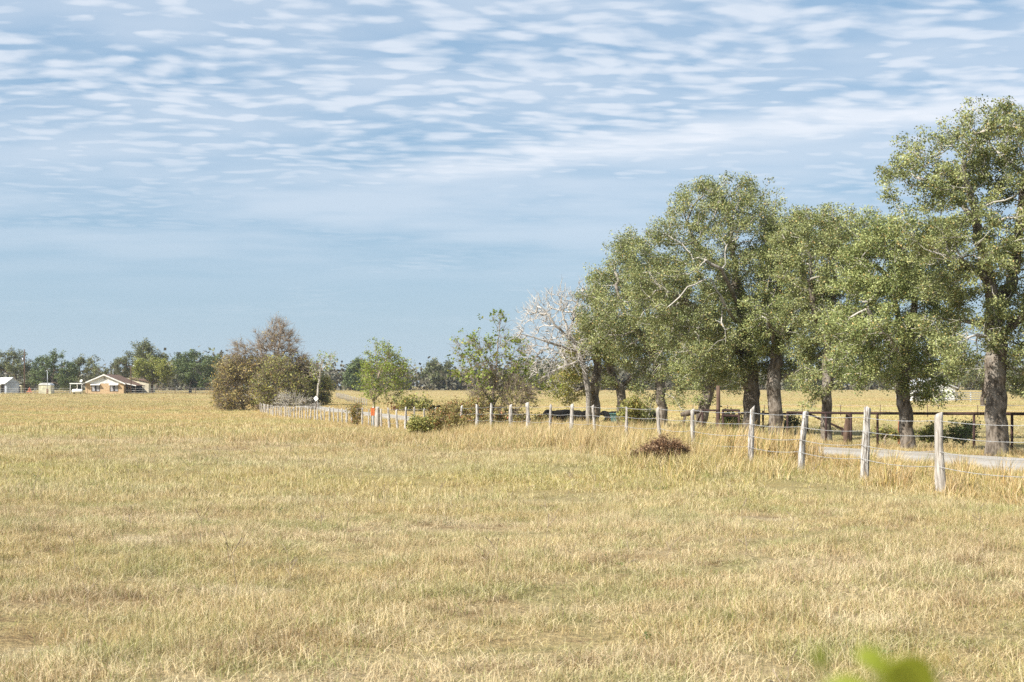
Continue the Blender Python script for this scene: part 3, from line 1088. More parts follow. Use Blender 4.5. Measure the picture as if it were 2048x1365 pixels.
make_tree('oak_tree', 'oak with a long bare limb reaching right, beside the thickest trunk', 4, 60,
          [[(1552, 872), (1551, 820), (1546, 770), (1548, 740), (1556, 680), (1565, 600)],
           [(1552, 762), (1580, 748), (1610, 735), (1640, 712, -.4), (1660, 680, -.6)], [(1555, 690), (1600, 640, .8), (1620, 590, 1)], [(1556, 690), (1590, 600, -2), (1640, 560, -2.6), (1680, 575, -2.8)], [(1554, 700), (1530, 620, -2.2), (1500, 600, -2.8)]],
          [(1570, 500, 52), (1565, 575, 65), (1618, 560, 62), (1600, 630, 62), (1540, 700, 45), (1640, 480, 50), (1655, 660, 42), (1525, 640, 50), (1560, 450, 28), (1590, 690, 40), (1562, 735, 20), (1600, 470, 40), (1555, 510, 40)],
          1100, 62000, .075, M['oak_bark'], M['oak_leaf_bright'], .30, OAKS, step=.36, r_tip=.012, sig=.25, twigs=800)
make_tree('oak_tree', 'big round-topped oak with the thickest dark trunk near the gate', 5, 61,
          [[(1503, 873), (1503, 820), (1503, 770), (1500, 735), (1490, 660), (1475, 570), (1462, 480)],
           [(1500, 730), (1450, 670, -.8), (1400, 620, -1.4), (1350, 590, -1.5)], [(1492, 670), (1530, 600, .6), (1525, 520, .6)],
           [(1478, 580), (1420, 520, .6), (1380, 470, .8)], [(1500, 735), (1450, 730, 1), (1410, 715, 1.5)],
           [(1488, 650), (1470, 600, -1.5), (1445, 540, -2.6), (1412, 522, -3.0), (1380, 548, -3.2)], [(1490, 670), (1455, 620, -2.2), (1420, 556, -3.0), (1375, 575, -3.3), (1345, 605, -3.2)]],
          [(1440, 416, 58), (1497, 394, 38), (1390, 445, 68), (1470, 465, 80), (1330, 505, 52), (1400, 550, 85), (1500, 565, 85), (1322, 590, 72),
           (1430, 660, 85), (1530, 670, 70), (1292, 490, 26), (1400, 738, 38), (1520, 728, 40), (1345, 655, 60), (1350, 420, 30), (1465, 735, 40), (1425, 386, 26),
           (1290, 560, 45), (1540, 480, 40), (1470, 768, 22), (1440, 752, 30), (1370, 758, 22)],
          2000, 125000, .075, M['oak_bark'], M['oak_leaf'], .36, OAKS, step=.36, r_tip=.012, sig=.25, twigs=1500, twig_len=.55)
make_tree('oak_tree', 'oak with pale trunk leaning right at the end of the pipe fence', 6, 70,
          [[(1399, 858), (1408, 815), (1418, 780), (1432, 745), (1440, 700), (1430, 640)],
           [(1425, 765), (1400, 730, -.5), (1375, 700, -.8)]],
          [(1420, 700, 50), (1470, 715, 42), (1440, 620, 52), (1378, 715, 40), (1410, 765, 24), (1370, 660, 40), (1475, 765, 22), (1395, 800, 14)],
          800, 40000, .084, M['oak_bark'], M['oak_leaf_bright'], .28, OAKS, step=.4, r_tip=.014, sig=.28, twigs=600)
make_tree('oak_tree', 'oak with pale straight trunk behind a short white fence post', 7, 75,
          [[(1327, 852), (1324, 800), (1318, 755), (1310, 700), (1295, 620)], [(1290, 850, 1.2, 1), (1303, 808, 1.0), (1318, 775, .4)],
           [(1318, 750), (1350, 715, .5), (1365, 680, .8)], [(1312, 710), (1265, 650, -.8), (1235, 590, -1)], [(1330, 790), (1350, 795, -1.2), (1358, 815, -1.6)]],
          [(1250, 525, 40), (1222, 575, 46), (1290, 560, 50), (1242, 640, 62), (1310, 650, 60), (1198, 640, 34), (1350, 715, 40), (1262, 712, 34), (1300, 720, 34),
           (1185, 590, 20), (1265, 490, 22), (1330, 600, 50)],
          1200, 68000, .088, M['oak_bark'], M['oak_leaf'], .26, OAKS, step=.42, r_tip=.014, sig=.30, twigs=1000, twig_len=.6)
make_tree('oak_tree', 'oak forking low into two pale limbs, between the straight and the bent trunk', 8, 80,
          [[(1244, 848), (1244, 800), (1240, 775), (1228, 752), (1215, 715), (1205, 680)], [(1242, 778), (1262, 756), (1285, 744), (1305, 722, .5)]],
          [(1215, 690, 36), (1272, 690, 32), (1190, 605, 24), (1225, 650, 34), (1290, 705, 26), (1215, 765, 18), (1275, 775, 15), (1180, 660, 24)],
          600, 18000, .11, M['oak_bark'], M['oak_leaf'], .26, OAKS, step=.42, r_tip=.015, sig=.28, twigs=600)
make_tree('oak_tree', 'low bent oak with drooping leaves, leftmost of the living oaks', 9, 83,
          [[(1188, 848), (1190, 810), (1188, 775), (1196, 735), (1192, 700), (1175, 670)], [(1190, 765), (1165, 775, -.8), (1142, 788, -1.2)],
           [(1193, 715), (1165, 700, -.8), (1150, 700, -1)]],
          [(1152, 715, 28), (1170, 690, 30), (1125, 760, 22), (1200, 742, 24), (1205, 680, 28), (1110, 775, 14), (1128, 795, 10), (1165, 650, 20), (1150, 745, 20)],
          520, 17000, .11, M['oak_bark'], M['shrub_leaf'], .30, OAKS, step=.42, r_tip=.015, sig=.27, twigs=700)
make_tree('bare_tree', 'leafless grey tree with crooked branches left of the oaks', 10, 79,
          [[(1178, 846), (1176, 790), (1170, 740), (1155, 700), (1135, 660), (1125, 625)], [(1158, 705), (1110, 688, -.8), (1070, 676, -1.2), (1040, 668, -1.4)], [(1150, 690), (1112, 650, -.5), (1085, 615, -.6)],
           [(1165, 720), (1120, 735, .8), (1085, 755, 1)], [(1140, 665), (1150, 620, .5), (1160, 590, .5)]],
          [(1100, 628, 44), (1148, 612, 36), (1075, 660, 34), (1130, 690, 50), (1090, 715, 34), (1150, 585, 16), (1060, 640, 26), (1048, 672, 18), (1060, 705, 22), (1075, 740, 22), (1110, 762, 18)],
          1000, 0, 0, M['dead_bark'], None, .15, step=.36, r_tip=.016, twigs=1100, twig_len=.6, jitter=.5, thin=.03)

# saplings and shrubs beside the fence and road
make_tree('sapling', 'tall spindly sapling with sparse lime green leaves behind the post fence', 20, 63,
          [[(985, 838), (986, 800), (990, 760), (995, 710), (998, 650)], [(986, 812), (1005, 780, .3), (1030, 740, .4), (1045, 700, .4)],
           [(985, 806), (960, 770, -.3), (935, 720, -.4), (915, 690, -.4)], [(987, 795), (972, 740, .3), (952, 690, .3)], [(990, 820), (1040, 800, .5), (1075, 770, .5)]],
          [(1000, 650, 22), (1010, 690, 30), (955, 690, 26), (920, 690, 18), (985, 720, 40), (1035, 700, 24), (960, 740, 38), (1040, 745, 32), (990, 775, 40),
           (1075, 770, 24), (930, 740, 22), (1085, 760, 16), (1000, 635, 10)],
          700, 2600, .12, M['twig'], M['lime_leaf'], .06, clump=.86, step=.26, r_tip=.007, sig=.13, twigs=1400, twig_len=.5, jitter=.35, flare=1.0, thin=.02, ok_from=.15)
make_tree('sapling', 'small bushy yellow-green tree beyond the gravel road', 21, 152,
          [[(748, 824), (747, 800), (752, 770), (762, 740), (775, 715)], [(747, 806), (738, 775, -.4), (735, 745, -.5)], [(748, 800), (775, 775, .5), (800, 755, .6)]],
          [(765, 722, 30), (745, 750, 24), (785, 745, 30), (760, 765, 34), (800, 765, 22), (740, 780, 16), (780, 785, 20), (735, 735, 12), (800, 725, 12), (815, 770, 10)],
          700, 5200, .20, M['twig'], M['lime_leaf'], .14, step=.5, r_tip=.018, sig=.33, twigs=900, twig_len=.9, flare=1.0, ok_from=.2)
make_tree('sapling', 'thin nearly bare sapling in front of the right side of the thicket', 22, 172,
          [[(634, 836), (635, 800), (637, 770), (640, 745), (648, 720)], [(638, 760), (630, 740), (626, 725)], [(640, 745), (655, 730), (665, 716)]],
          [(648, 728, 16), (630, 735, 10), (660, 720, 9), (640, 755, 10)], 90, 320, .22, M['pale_twig'], M['lime_leaf'], .12, step=.5, r_tip=.02, sig=.3, twigs=160, twig_len=.9, flare=1.0)
make_tree('shrub', 'brown twiggy olive shrub crowding the foot of the spindly sapling', 41, 62.5,
          [[(1000, 850), (1000, 825), (1005, 795)], [(1000, 845), (970, 815), (955, 790)], [(1000, 845), (1040, 815), (1055, 790)]],
          [(1000, 772, 28), (965, 795, 24), (1035, 785, 28), (1000, 812, 30), (1060, 800, 16), (950, 815, 14), (1025, 832, 22), (985, 745, 16)],
          600, 1700, .085, M['twig'], M['shrub_leaf'], .05, step=.24, r_tip=.007, sig=.15, twigs=2400, twig_len=.45, flare=1.0, cat='shrub', ok_from=.05, crown_name='foliage', thin=.02)
BR = "shrubs in the roadside thicket"
make_tree('thicket_tree', 'half-bare tree rising highest out of the roadside thicket', 23, 192,
          [[(545, 832), (548, 790), (550, 750), (553, 715), (560, 680), (562, 655)], [(550, 748), (530, 720), (515, 690)], [(552, 725), (575, 700), (582, 675)],
           [(550, 755), (500, 735, -1), (475, 715, -1.5)], [(550, 760), (590, 735, 1), (605, 720, 1)]],
          [(556, 675, 30), (535, 690, 22), (575, 685, 18), (552, 710, 34), (560, 652, 14), (512, 665, 7), (590, 720, 22), (485, 715, 24), (478, 695, 12), (520, 735, 30), (610, 745, 24), (470, 735, 18)],
          1500, 2600, .24, M['twig'], M['rust_leaf'], .30, BR, step=.5, r_tip=.021, sig=.4, twigs=5200, twig_len=1.2, bare_frac=.5, jitter=.35, thin=.06)
make_tree('shrub', 'rust-tinged shrub at the left end of the roadside thicket', 24, 190,
          [[(480, 832), (478, 800), (470, 765), (460, 745)], [(479, 812), (450, 790), (438, 780)], [(479, 812), (505, 785), (520, 770)]],
          [(462, 752, 24), (445, 775, 17), (490, 765, 30), (470, 795, 32), (440, 795, 12), (515, 790, 26), (500, 745, 20), (450, 808, 18), (485, 815, 20)],
          700, 8000, .24, M['twig'], M['rust_leaf'], .16, BR, step=.6, r_tip=.02, sig=.42, twigs=3600, twig_len=1.3, flare=1.0, cat='shrub', ok_from=.1, crown_name='foliage')
make_tree('shrub', 'olive green shrub in the middle of the roadside thicket', 25, 188,
          [[(555, 832), (556, 800), (560, 765), (565, 745)], [(556, 808), (535, 780), (525, 765)], [(556, 808), (585, 780), (598, 765)]],
          [(560, 755, 28), (535, 775, 26), (585, 780, 26), (560, 795, 30), (530, 805, 20), (600, 800, 16), (545, 740, 16), (575, 815, 14)],
          700, 7600, .24, M['twig'], M['shrub_leaf'], .16, BR, step=.6, r_tip=.02, sig=.42, twigs=3200, twig_len=1.3, flare=1.0, cat='shrub', ok_from=.1, crown_name='foliage')
make_tree('shrub', 'brown twiggy shrub at the right end of the roadside thicket', 26, 194,
          [[(622, 828), (622, 795), (618, 765), (615, 745)], [(622, 805), (640, 780), (648, 768)], [(622, 805), (600, 780), (595, 760)]],
          [(615, 750, 22), (640, 775, 20), (605, 775, 22), (625, 795, 24), (648, 795, 12), (600, 800, 16)],
          600, 7500, .26, M['twig'], M['shrub_leaf'], .16, BR, step=.6, r_tip=.022, sig=.42, twigs=2600, twig_len=1.0, flare=1.0, cat='shrub', ok_from=.1, crown_name='foliage')
make_tree('dead_brush', 'tangle of bleached dead branches at the foot of the thicket', 27, 160,
          [[(575, 838), (572, 815), (565, 798)], [(575, 832), (590, 812), (605, 800)], [(574, 834), (556, 815), (552, 800)], [(575, 834), (620, 822), (630, 815)]],
          [(565, 805, 14), (590, 810, 18), (610, 812, 16), (580, 800, 14), (625, 816, 10)], 260, 0, 0, M['pale_twig'], None, .09, step=.4, r_tip=.02, twigs=700, twig_len=.8, flare=1.0, cat='brush', ok_from=.1)
make_tree('bramble', 'reddish brown and olive bramble mound smothering the post fence', 28, 60,
          [[(905, 872), (905, 850), (915, 825)], [(905, 858), (880, 840), (868, 832)], [(905, 858), (930, 835), (945, 818)]],
          [(895, 838, 22, None, 18), (920, 828, 24, None, 20), (945, 825, 20, None, 18), (875, 850, 18, None, 14), (925, 850, 28, None, 16), (955, 845, 16), (955, 812, 12), (890, 858, 20, None, 14), (915, 862, 20, None, 12)],
          700, 17000, .075, M['twig'], M['bramble_leaf'], .05, step=.2, r_tip=.007, sig=.17, twigs=1600, twig_len=.35, flare=1.0, cat='shrub', ok_from=.0, crown_name='foliage')
make_tree('bush', 'small round olive bush in front of the bramble mound', 29, 56,
          [[(840, 874), (840, 860), (842, 848)], [(840, 872), (828, 858)], [(840, 872), (855, 860)]],
          [(840, 856, 16), (828, 862, 11), (853, 862, 12), (840, 868, 14)], 300, 4800, .08, M['twig'], M['shrub_leaf'], .04, step=.16, r_tip=.007, sig=.12, twigs=700, twig_len=.25, flare=1.0, cat='shrub', ok_from=.0, crown_name='foliage')
make_tree('bush', 'dark vine-covered clump swallowing a post left of the orange box', 30, 92,
          [[(713, 852), (713, 838), (712, 826)]], [(713, 826, 9), (712, 840, 8), (716, 834, 8), (710, 820, 8)],
          160, 1800, .10, M['twig'], M['bramble_leaf'], .05, step=.2, r_tip=.01, sig=.13, twigs=300, twig_len=.3, flare=1.0, cat='shrub', ok_from=.0, crown_name='foliage')
make_tree('tumbleweed', 'dark brown dry weed tangle lying before the fence in the field', 31, 29.6,
          [[(1318, 938), (1318, 920), (1325, 905)], [(1318, 935), (1290, 920), (1272, 912)], [(1318, 935), (1345, 915), (1355, 900)]],
          [(1330, 902, 26, 0, 20), (1300, 914, 28, 0, 17), (1348, 908, 18, 0, 20), (1270, 924, 22, 0, 11), (1335, 925, 28, 0, 12), (1250, 930, 14, 0, 7), (1365, 928, 12, 0, 8)],
          500, 4200, .035, M['rust_twig'], M['dry_leaf'], .02, step=.085, r_tip=.0035, sig=.045, twigs=2600, twig_len=.17, flare=1.0, cat='weed', jitter=.6, ok_from=.0, crown_name='foliage', thin=.012)
make_tree('bush', 'low green weeds beside the dry brown tangle', 32, 29.4,
          [[(1258, 938), (1258, 930)]], [(1255, 928, 14, 0, 9), (1275, 930, 10, 0, 8)], 100, 900, .04, M['twig'], M['shrub_leaf'], .012, step=.07, r_tip=.003, sig=.05, flare=1.0, cat='shrub', ok_from=.0, crown_name='foliage')
for sd, px, d, blobs, lab, mt, nl in (
        (33, 1925, 45, [(1925, 862, 16), (1908, 870, 12), (1940, 858, 12), (1938, 872, 10)], 'dark green low bush right of the leaning front post', 'dark_green_leaf', 1500),
        (34, 1862, 46, [(1860, 868, 16), (1848, 876, 12), (1875, 874, 12)], 'brownish low bush between the two right-hand oak trunks', 'shrub_leaf', 2000),
        (35, 1462, 62, [(1462, 848, 14), (1470, 856, 12), (1455, 858, 10)], 'green bush behind the low rail by the thickest oak', 'dark_green_leaf', 2400),
        (36, 1268, 76, [(1268, 812, 14), (1255, 826, 12), (1282, 824, 12), (1270, 838, 14)], 'weedy green bush between the forked and the straight oak', 'shrub_leaf', 2600),
        (37, 1575, 64, [(1578, 850, 9), (1570, 856, 7)], 'tiny green bush right of the limbed oak', 'dark_green_leaf', 600),
        (38, 1010, 62, [(1010, 845, 16), (1030, 850, 16), (1050, 846, 14), (1075, 850, 16), (1100, 858, 14)], 'tangled green and brown brush under the spindly sapling', 'bramble_leaf', 3600),
        (39, 845, 148, [(832, 815, 7), (824, 818, 6), (840, 819, 6), (815, 814, 6)], 'dark low brush between rusty frame and resting cow', 'shrub_leaf', 1600),
        (40, 1770, 47, [(1770, 868, 10), (1785, 872, 8)], 'small dull green bush left of the second oak trunk', 'shrub_leaf', 900)):
    bz = G(px, d)
    by = HZ + (CAMZ - bz.z) * F / d
    make_tree('bush', lab, sd, d, [[(px, by), (px, by - 5), (px + 2, by - 12)]], blobs, 200, nl, .0017 * d, M['twig'], M[mt], .0012 * d * .5,
              step=.0034 * d, r_tip=.00016 * d, sig=.0030 * d, twigs=300, twig_len=.006 * d, flare=1.0, cat='shrub', ok_from=.0, crown_name='foliage')

# distant trees around the house (d ~ 330) and on the far brush line
FT = "trees around the farmhouse"
def far_tree(name, label, seed, d, trunk, blobs, nl, leafm, group, rb=.35, leaf=None, tw=500, na=420):
    return make_tree(name, label, seed, d, trunk, blobs, na, nl, leaf or .00092 * d, M['dark_bark'], M[leafm], rb, group, step=.0024 * d, r_tip=.00012 * d,
                     sig=.0017 * d, twigs=tw, twig_len=.003 * d, flare=1.2, depth_k=2.0, thin=.1)


far_tree('oak_tree', 'grey-green oak behind the metal barn at the left edge', 50, 335,
         [[(30, 788), (30, 765), (32, 752), (25, 735)], [(31, 755), (12, 745), (2, 738)]],
         [(15, 722, 16), (35, 722, 18), (5, 735, 14), (50, 740, 16), (28, 738, 18), (20, 706, 7), (58, 760, 14), (55, 725, 8), (-15, 735, 18), (45, 768, 14)], 9000, 'far_leaf', FT)
far_tree('oak_tree', 'wide dark green tree behind the cream shed', 51, 330,
         [[(106, 788), (106, 772), (105, 755), (108, 735)]],
         [(85, 735, 20), (110, 728, 20), (130, 735, 18), (75, 752, 16), (100, 752, 24), (130, 755, 20), (115, 715, 8), (65, 765, 10), (145, 760, 12), (90, 768, 12)], 12000, 'far_leaf_green', FT)
far_tree('oak_tree', 'grey oak between the wide dark tree and the house gable', 52, 350,
         [[(150, 788), (152, 765), (160, 745)]],
         [(165, 735, 17), (185, 732, 15), (155, 750, 16), (198, 742, 9), (178, 748, 14), (150, 772, 16), (135, 768, 14), (205, 755, 12), (225, 755, 12), (230, 762, 10)], 9000, 'far_leaf', FT)
far_tree('oak_tree', 'tall open oak rising behind the brown house roof', 53, 345,
         [[(290, 788), (289, 765), (285, 740), (282, 715)], [(288, 752), (260, 735), (240, 725)], [(287, 745), (310, 730), (325, 722)]],
         [(285, 702, 16), (300, 698, 12), (262, 718, 14), (245, 728, 13), (232, 732, 8), (305, 718, 14), (322, 718, 12), (278, 722, 14), (250, 745, 12), (270, 690, 6)], 8500, 'far_leaf', FT)
far_tree('tree', 'yellow-green rounded tree standing before the open oak', 54, 322,
         [[(303, 787), (304, 772), (306, 758), (305, 745)], [(304, 768), (290, 756)], [(304, 768), (320, 756)]],
         [(285, 735, 16), (305, 730, 18), (325, 740, 16), (300, 748, 18), (278, 748, 12), (335, 752, 12), (318, 752, 16)], 9500, 'far_leaf_yellow', FT, .25)
far_tree('oak_tree', 'dense dark green tree left of the roadside thicket', 55, 326,
         [[(381, 788), (381, 772), (382, 755), (385, 735)]],
         [(360, 725, 16), (385, 722, 18), (405, 728, 18), (372, 745, 20), (398, 748, 22), (420, 745, 16), (350, 740, 10), (385, 762, 16), (410, 762, 14), (430, 735, 12), (436, 752, 10), (432, 716, 6)], 15000, 'far_leaf_green', FT)
far_tree('oak_tree', 'distant oak with thin top poking out right of the dense tree', 56, 360,
         [[(430, 788), (430, 765), (432, 740)]], [(432, 728, 12), (445, 740, 14), (425, 745, 14), (450, 755, 12), (435, 765, 14)], 3500, 'far_leaf', FT)
LT = "oaks standing in the far brush line"
far_tree('oak_tree', 'dark rounded oak on the far brush line behind the yellow-green tree', 57, 400,
         [[(716, 784), (716, 768), (716, 750)]], [(715, 742, 18), (704, 752, 13), (728, 750, 13), (716, 760, 18), (700, 764, 9), (733, 764, 9), (715, 730, 9)], 9000, 'far_leaf_green', LT, .4, .45)
far_tree('oak_tree', 'dome-topped oak on the far brush line left of the spindly sapling', 58, 440,
         [[(878, 784), (878, 765), (878, 750)]], [(875, 740, 16), (862, 746, 12), (892, 744, 12), (878, 755, 20), (850, 752, 8), (900, 755, 9)], 6500, 'far_leaf', LT, .4, .5)
far_tree('oak_tree', 'dark oak on the far brush line behind the leafless tree', 59, 420,
         [[(1085, 786), (1085, 768), (1086, 752)]], [(1085, 745, 16), (1100, 752, 14), (1070, 756, 12), (1115, 760, 14), (1088, 764, 16), (1130, 752, 12)], 6500, 'far_leaf', LT, .4, .5)
far_tree('oak_tree', 'far dark oak seen between the oak trunks by the gate', 60, 400,
         [[(1610, 788), (1610, 770), (1610, 755)]], [(1600, 760, 16), (1625, 756, 16), (1585, 768, 14), (1640, 768, 12)], 4500, 'far_leaf', LT, .4, .5)
far_tree('oak_tree', 'oak in front of the white building at far right', 61, 190,
         [[(1966, 826), (1965, 800), (1968, 775), (1966, 750)]], [(1960, 755, 22), (1985, 750, 24), (1940, 765, 16), (1975, 775, 18), (2010, 765, 22), (2035, 775, 22), (1925, 758, 12)], 7000, 'far_leaf', None, .3, .2)


# far brush line: reads as one mass
def brush_line():
    r = np.random.default_rng(77)
    Vc, tone, tw0, tw1 = [], [], [], []
    for k in range(760):
        x = r.uniform(-330, 420)
        y = 455 + 18 * math.sin(x * .013) + r.uniform(-14, 22) + (60 if x < -110 else 0)
        h = r.uniform(6.6, 10.4) * (1 + .16 * math.sin(x * .05) + .12 * math.sin(x * .131))
        w = r.uniform(3, 6)
        z0 = g1(x, y)
        m = 115
        p = r.normal(0, 1, (m, 3)) * np.array([w * .5, w * .4, h * .26]) + np.array([x, y, z0 + h * .52])
        p[:, 2] = np.clip(p[:, 2], z0 + .2, z0 + h * 1.25)
        p[:, 2] = z0 + (p[:, 2] - z0) * (1 - .12 * r.uniform(0, 1, m))
        Vc.append(p)
        tone.append(np.clip(r.uniform(.15, .85) + r.normal(0, .16, m), 0, 1))
        q = np.stack([r.normal(x, w * .5, 7), r.normal(y, w * .3, 7), np.full(7, z0)], -1)
        tw0.append(q)
        tw1.append(q + np.stack([r.normal(0, .9, 7), r.normal(0, .4, 7), r.uniform(.4, .95, 7) * h], -1))
    C, T = np.concatenate(Vc), np.concatenate(tone)
    me = leaf_mesh("far_brush", r, C, T, 1.25, .8, .1)
    o = link("far_brush", me, None, M['brush_leaf'])
    o["kind"] = "stuff"
    o["label"] = "grey-brown brush and low woods along the far edge of the pasture"
    a, b = np.concatenate(tw0), np.concatenate(tw1)
    n = len(a)
    w = np.array([.05, 0, 0])
    V = np.stack([a - w, a + w, b], 1).reshape(-1, 3)
    me2 = npmesh("brush_stems", V, T=np.arange(n * 3).reshape(-1, 3))
    o2 = link("brush_stems", me2, o, M['twig'])
    o2["kind"] = "stuff"


brush_line()


# ------------------------------------------------------------------ post and barbed wire fence
def post_mesh(seed, h, rad, rings=12, n=9):
    rr = random.Random(seed)
    ph = [rr.uniform(0, 6.28) for _ in range(6)]
    lobes = rr.choice([2, 2, 3])
    bend, ba = rr.uniform(.01, .05), rr.uniform(0, 6.28)
    slant = (rr.uniform(-.05, .05), rr.uniform(-.05, .05))
    vs, fs = [], []
    for i in range(rings + 1):
        s = i / rings
        z = -.3 + (h + .3) * s
        sw = bend * math.sin(s * 3.1 + ph[0])
        rb = rad * (1.14 - .30 * s + .07 * math.sin(s * 9 + ph[1]) + (.10 if s < .25 else 0))
        for k in range(n):
            a = 2 * math.pi * k / n
            q = rb * (1 + .17 * math.cos(lobes * a + ph[2] + s * 1.2) + .08 * math.sin(5 * a + ph[3] + 2.5 * s) + .05 * rr.uniform(-1, 1))
            x, y = q * math.cos(a), q * math.sin(a)
            zz = z + (slant[0] * x + slant[1] * y) / rad if i == rings else z
            vs.append((x + sw * math.cos(ba), y + sw * math.sin(ba), zz))
    for i in range(rings):
        for k in range(n):
            a, b = i * n + k, i * n + (k + 1) % n
            fs.append((a, b, b + n, a + n))
    top = len(vs)
    c = [sum(v[j] for v in vs[-n:]) / n for j in range(3)]
    vs.append((c[0], c[1], c[2] + rr.uniform(.0, .03)))
    fs += [(rings * n + k, rings * n + (k + 1) % n, top) for k in range(n)]
    me = bpy.data.meshes.new("post")
    me.from_pydata(vs, [], fs)
    me.update()
    for p in me.polygons[:rings * n]:
        p.use_smooth = True
    return me


def wire_fence():
    t = thing('post_and_wire_fence', 'rustic fence of weathered grey posts with barbed wire running along the gravel road', 'fence',
              (A_FENCE - S * 22.9, 22.9, g1(A_FENCE - S * 22.9, 22.9)))
    o = t.location
    px_known = [1888, 1735, 1600, 1500, 1391, 1321, 1250, 1190, 1141, 1098, 1056, 1023, 985]
    ds = [along(p, A_FENCE) for p in px_known]
    d = ds[-1]
    rr = random.Random(5)
    while d < 182:
        d += 2.61 + rr.uniform(-.35, .35)
        ds.append(d)
    ds = [ds[0] - 5.4, ds[0] - 2.7] + ds
    heights, tops = [], []
    meshes = [post_mesh(60 + k, 1.24, .052) for k in range(7)]
    for m_ in meshes:
        m_.materials.append(M['post'])
    special = {0: (1.28, .080, 1), 1: (1.34, .064, 2), 2: (1.22, .062, 3), 3: (1.27, .058, 4)}
    for i, d in enumerate(ds):
        k = i - 2
        x = A_FENCE - S * d + rr.uniform(-.05, .05)
        z = g1(x, d)
        if k in special:
            h, rad, sd = special[k]
            me = post_mesh(300 + sd, h, rad, 20, 14)
            me.materials.append(M['post'])
            sc = 1.0
        else:
            me = meshes[rr.randint(0, 6)]
            sc = rr.uniform(.92, 1.06) * (1.0 if d < 60 else rr.uniform(.93, 1.0))
            h = 1.24 * sc
        c = link("post", me, t)
        thick = rr.uniform(.75, 1.2) * (1 + d / 600)
        c.location = Vector((x, d, z)) - o
        c.scale = (thick * sc, thick * sc, sc) if k not in special else (1, 1, 1)
        c.rotation_euler = (rr.uniform(-.05, .05), rr.uniform(-.055, .055), rr.uniform(0, 6.28))
        if k == 0:
            c.rotation_euler = (.0, -.035, .6)
        if k == 1:
            c.rotation_euler = (.02, -.03, 2.0)
        if k == 2:
            c.rotation_euler = (.02, -.05, 2.9)
        tops.append((x, d, z, h))
    # wires, with barbs on the near spans
    for wi, hz in enumerate((1.17, .92, .67, .42)):
        mb = MB()
        pts = []
        for i in range(len(tops) - 1):
            x0, y0, z0, h0 = tops[i]
            x1, y1, z1, h1 = tops[i + 1]
            for s in (np.linspace(0, 1, 6)[:-1] if y0 < 90 else (0, .5)):
                sag = .035 * 4 * s * (1 - s) * (1 if wi < 2 else 1.5)
                pts.append(Vector((x0 + (x1 - x0) * s - .075, y0 + (y1 - y0) * s, z0 + (z1 - z0) * s + hz - sag)) - o)
        mb.tube(pts, .0048, 4)
        for i in range(len(pts) - 1):
            if pts[i].y + o.y > 45:
                break
            L = (pts[i + 1] - pts[i]).length
            for s in np.arange(.06, L, .125):
                p = pts[i].lerp(pts[i + 1], s / L)
                a = rr.uniform(0, 3.14)
                v = Vector((math.cos(a) * .018, .012, math.sin(a) * .018))
                mb.tube([p - v, p + v], .0018, 3, False)
        mb.build("barbed_wire", M['wire'], t)
    return t


wire_fence()


# ------------------------------------------------------------------ rust pipe fence, rail and gate
def pipe_seg(t, name, p0, p1, r_=.045, mat=None, n=8):
    mb = MB()
    o = t.location
    mb.tube([Vector(p0) - o, Vector(p1) - o], r_, n)
    return mb.build(name, mat or M['rust'], t, True)


def pipe_fence():
    d0 = along(2024, A_PIPE)
    t = thing('pipe_fence', 'long rust-brown steel pipe fence on the far side of the gravel road', 'fence', (A_PIPE - S * d0, d0, g1(A_PIPE - S * d0, d0)))
    H = 1.10
    pxs = [1575, 1607, 1652, 1702, 1755, 1850, 1948, 2024, 2120, 2230, 2360, 2520]
    pts = []
    for p in pxs:
        d = along(p, A_PIPE)
        x = A_PIPE - S * d
        pts.append(Vector((x, d, g1(x, d))))
    for a, b in zip(pts[:-1], pts[1:]):
        pipe_seg(t, "rail", a + Vector((0, 0, H)), b + Vector((0, 0, H)), .043)
    for q in pts:
        if abs(q.x - (A_PIPE - S * along(1850, A_PIPE))) < .01:
            continue
        pipe_seg(t, "post", q - Vector((0, 0, .3)), q + Vector((0, 0, H - .02)), .040)
    return t


pipe_fence()


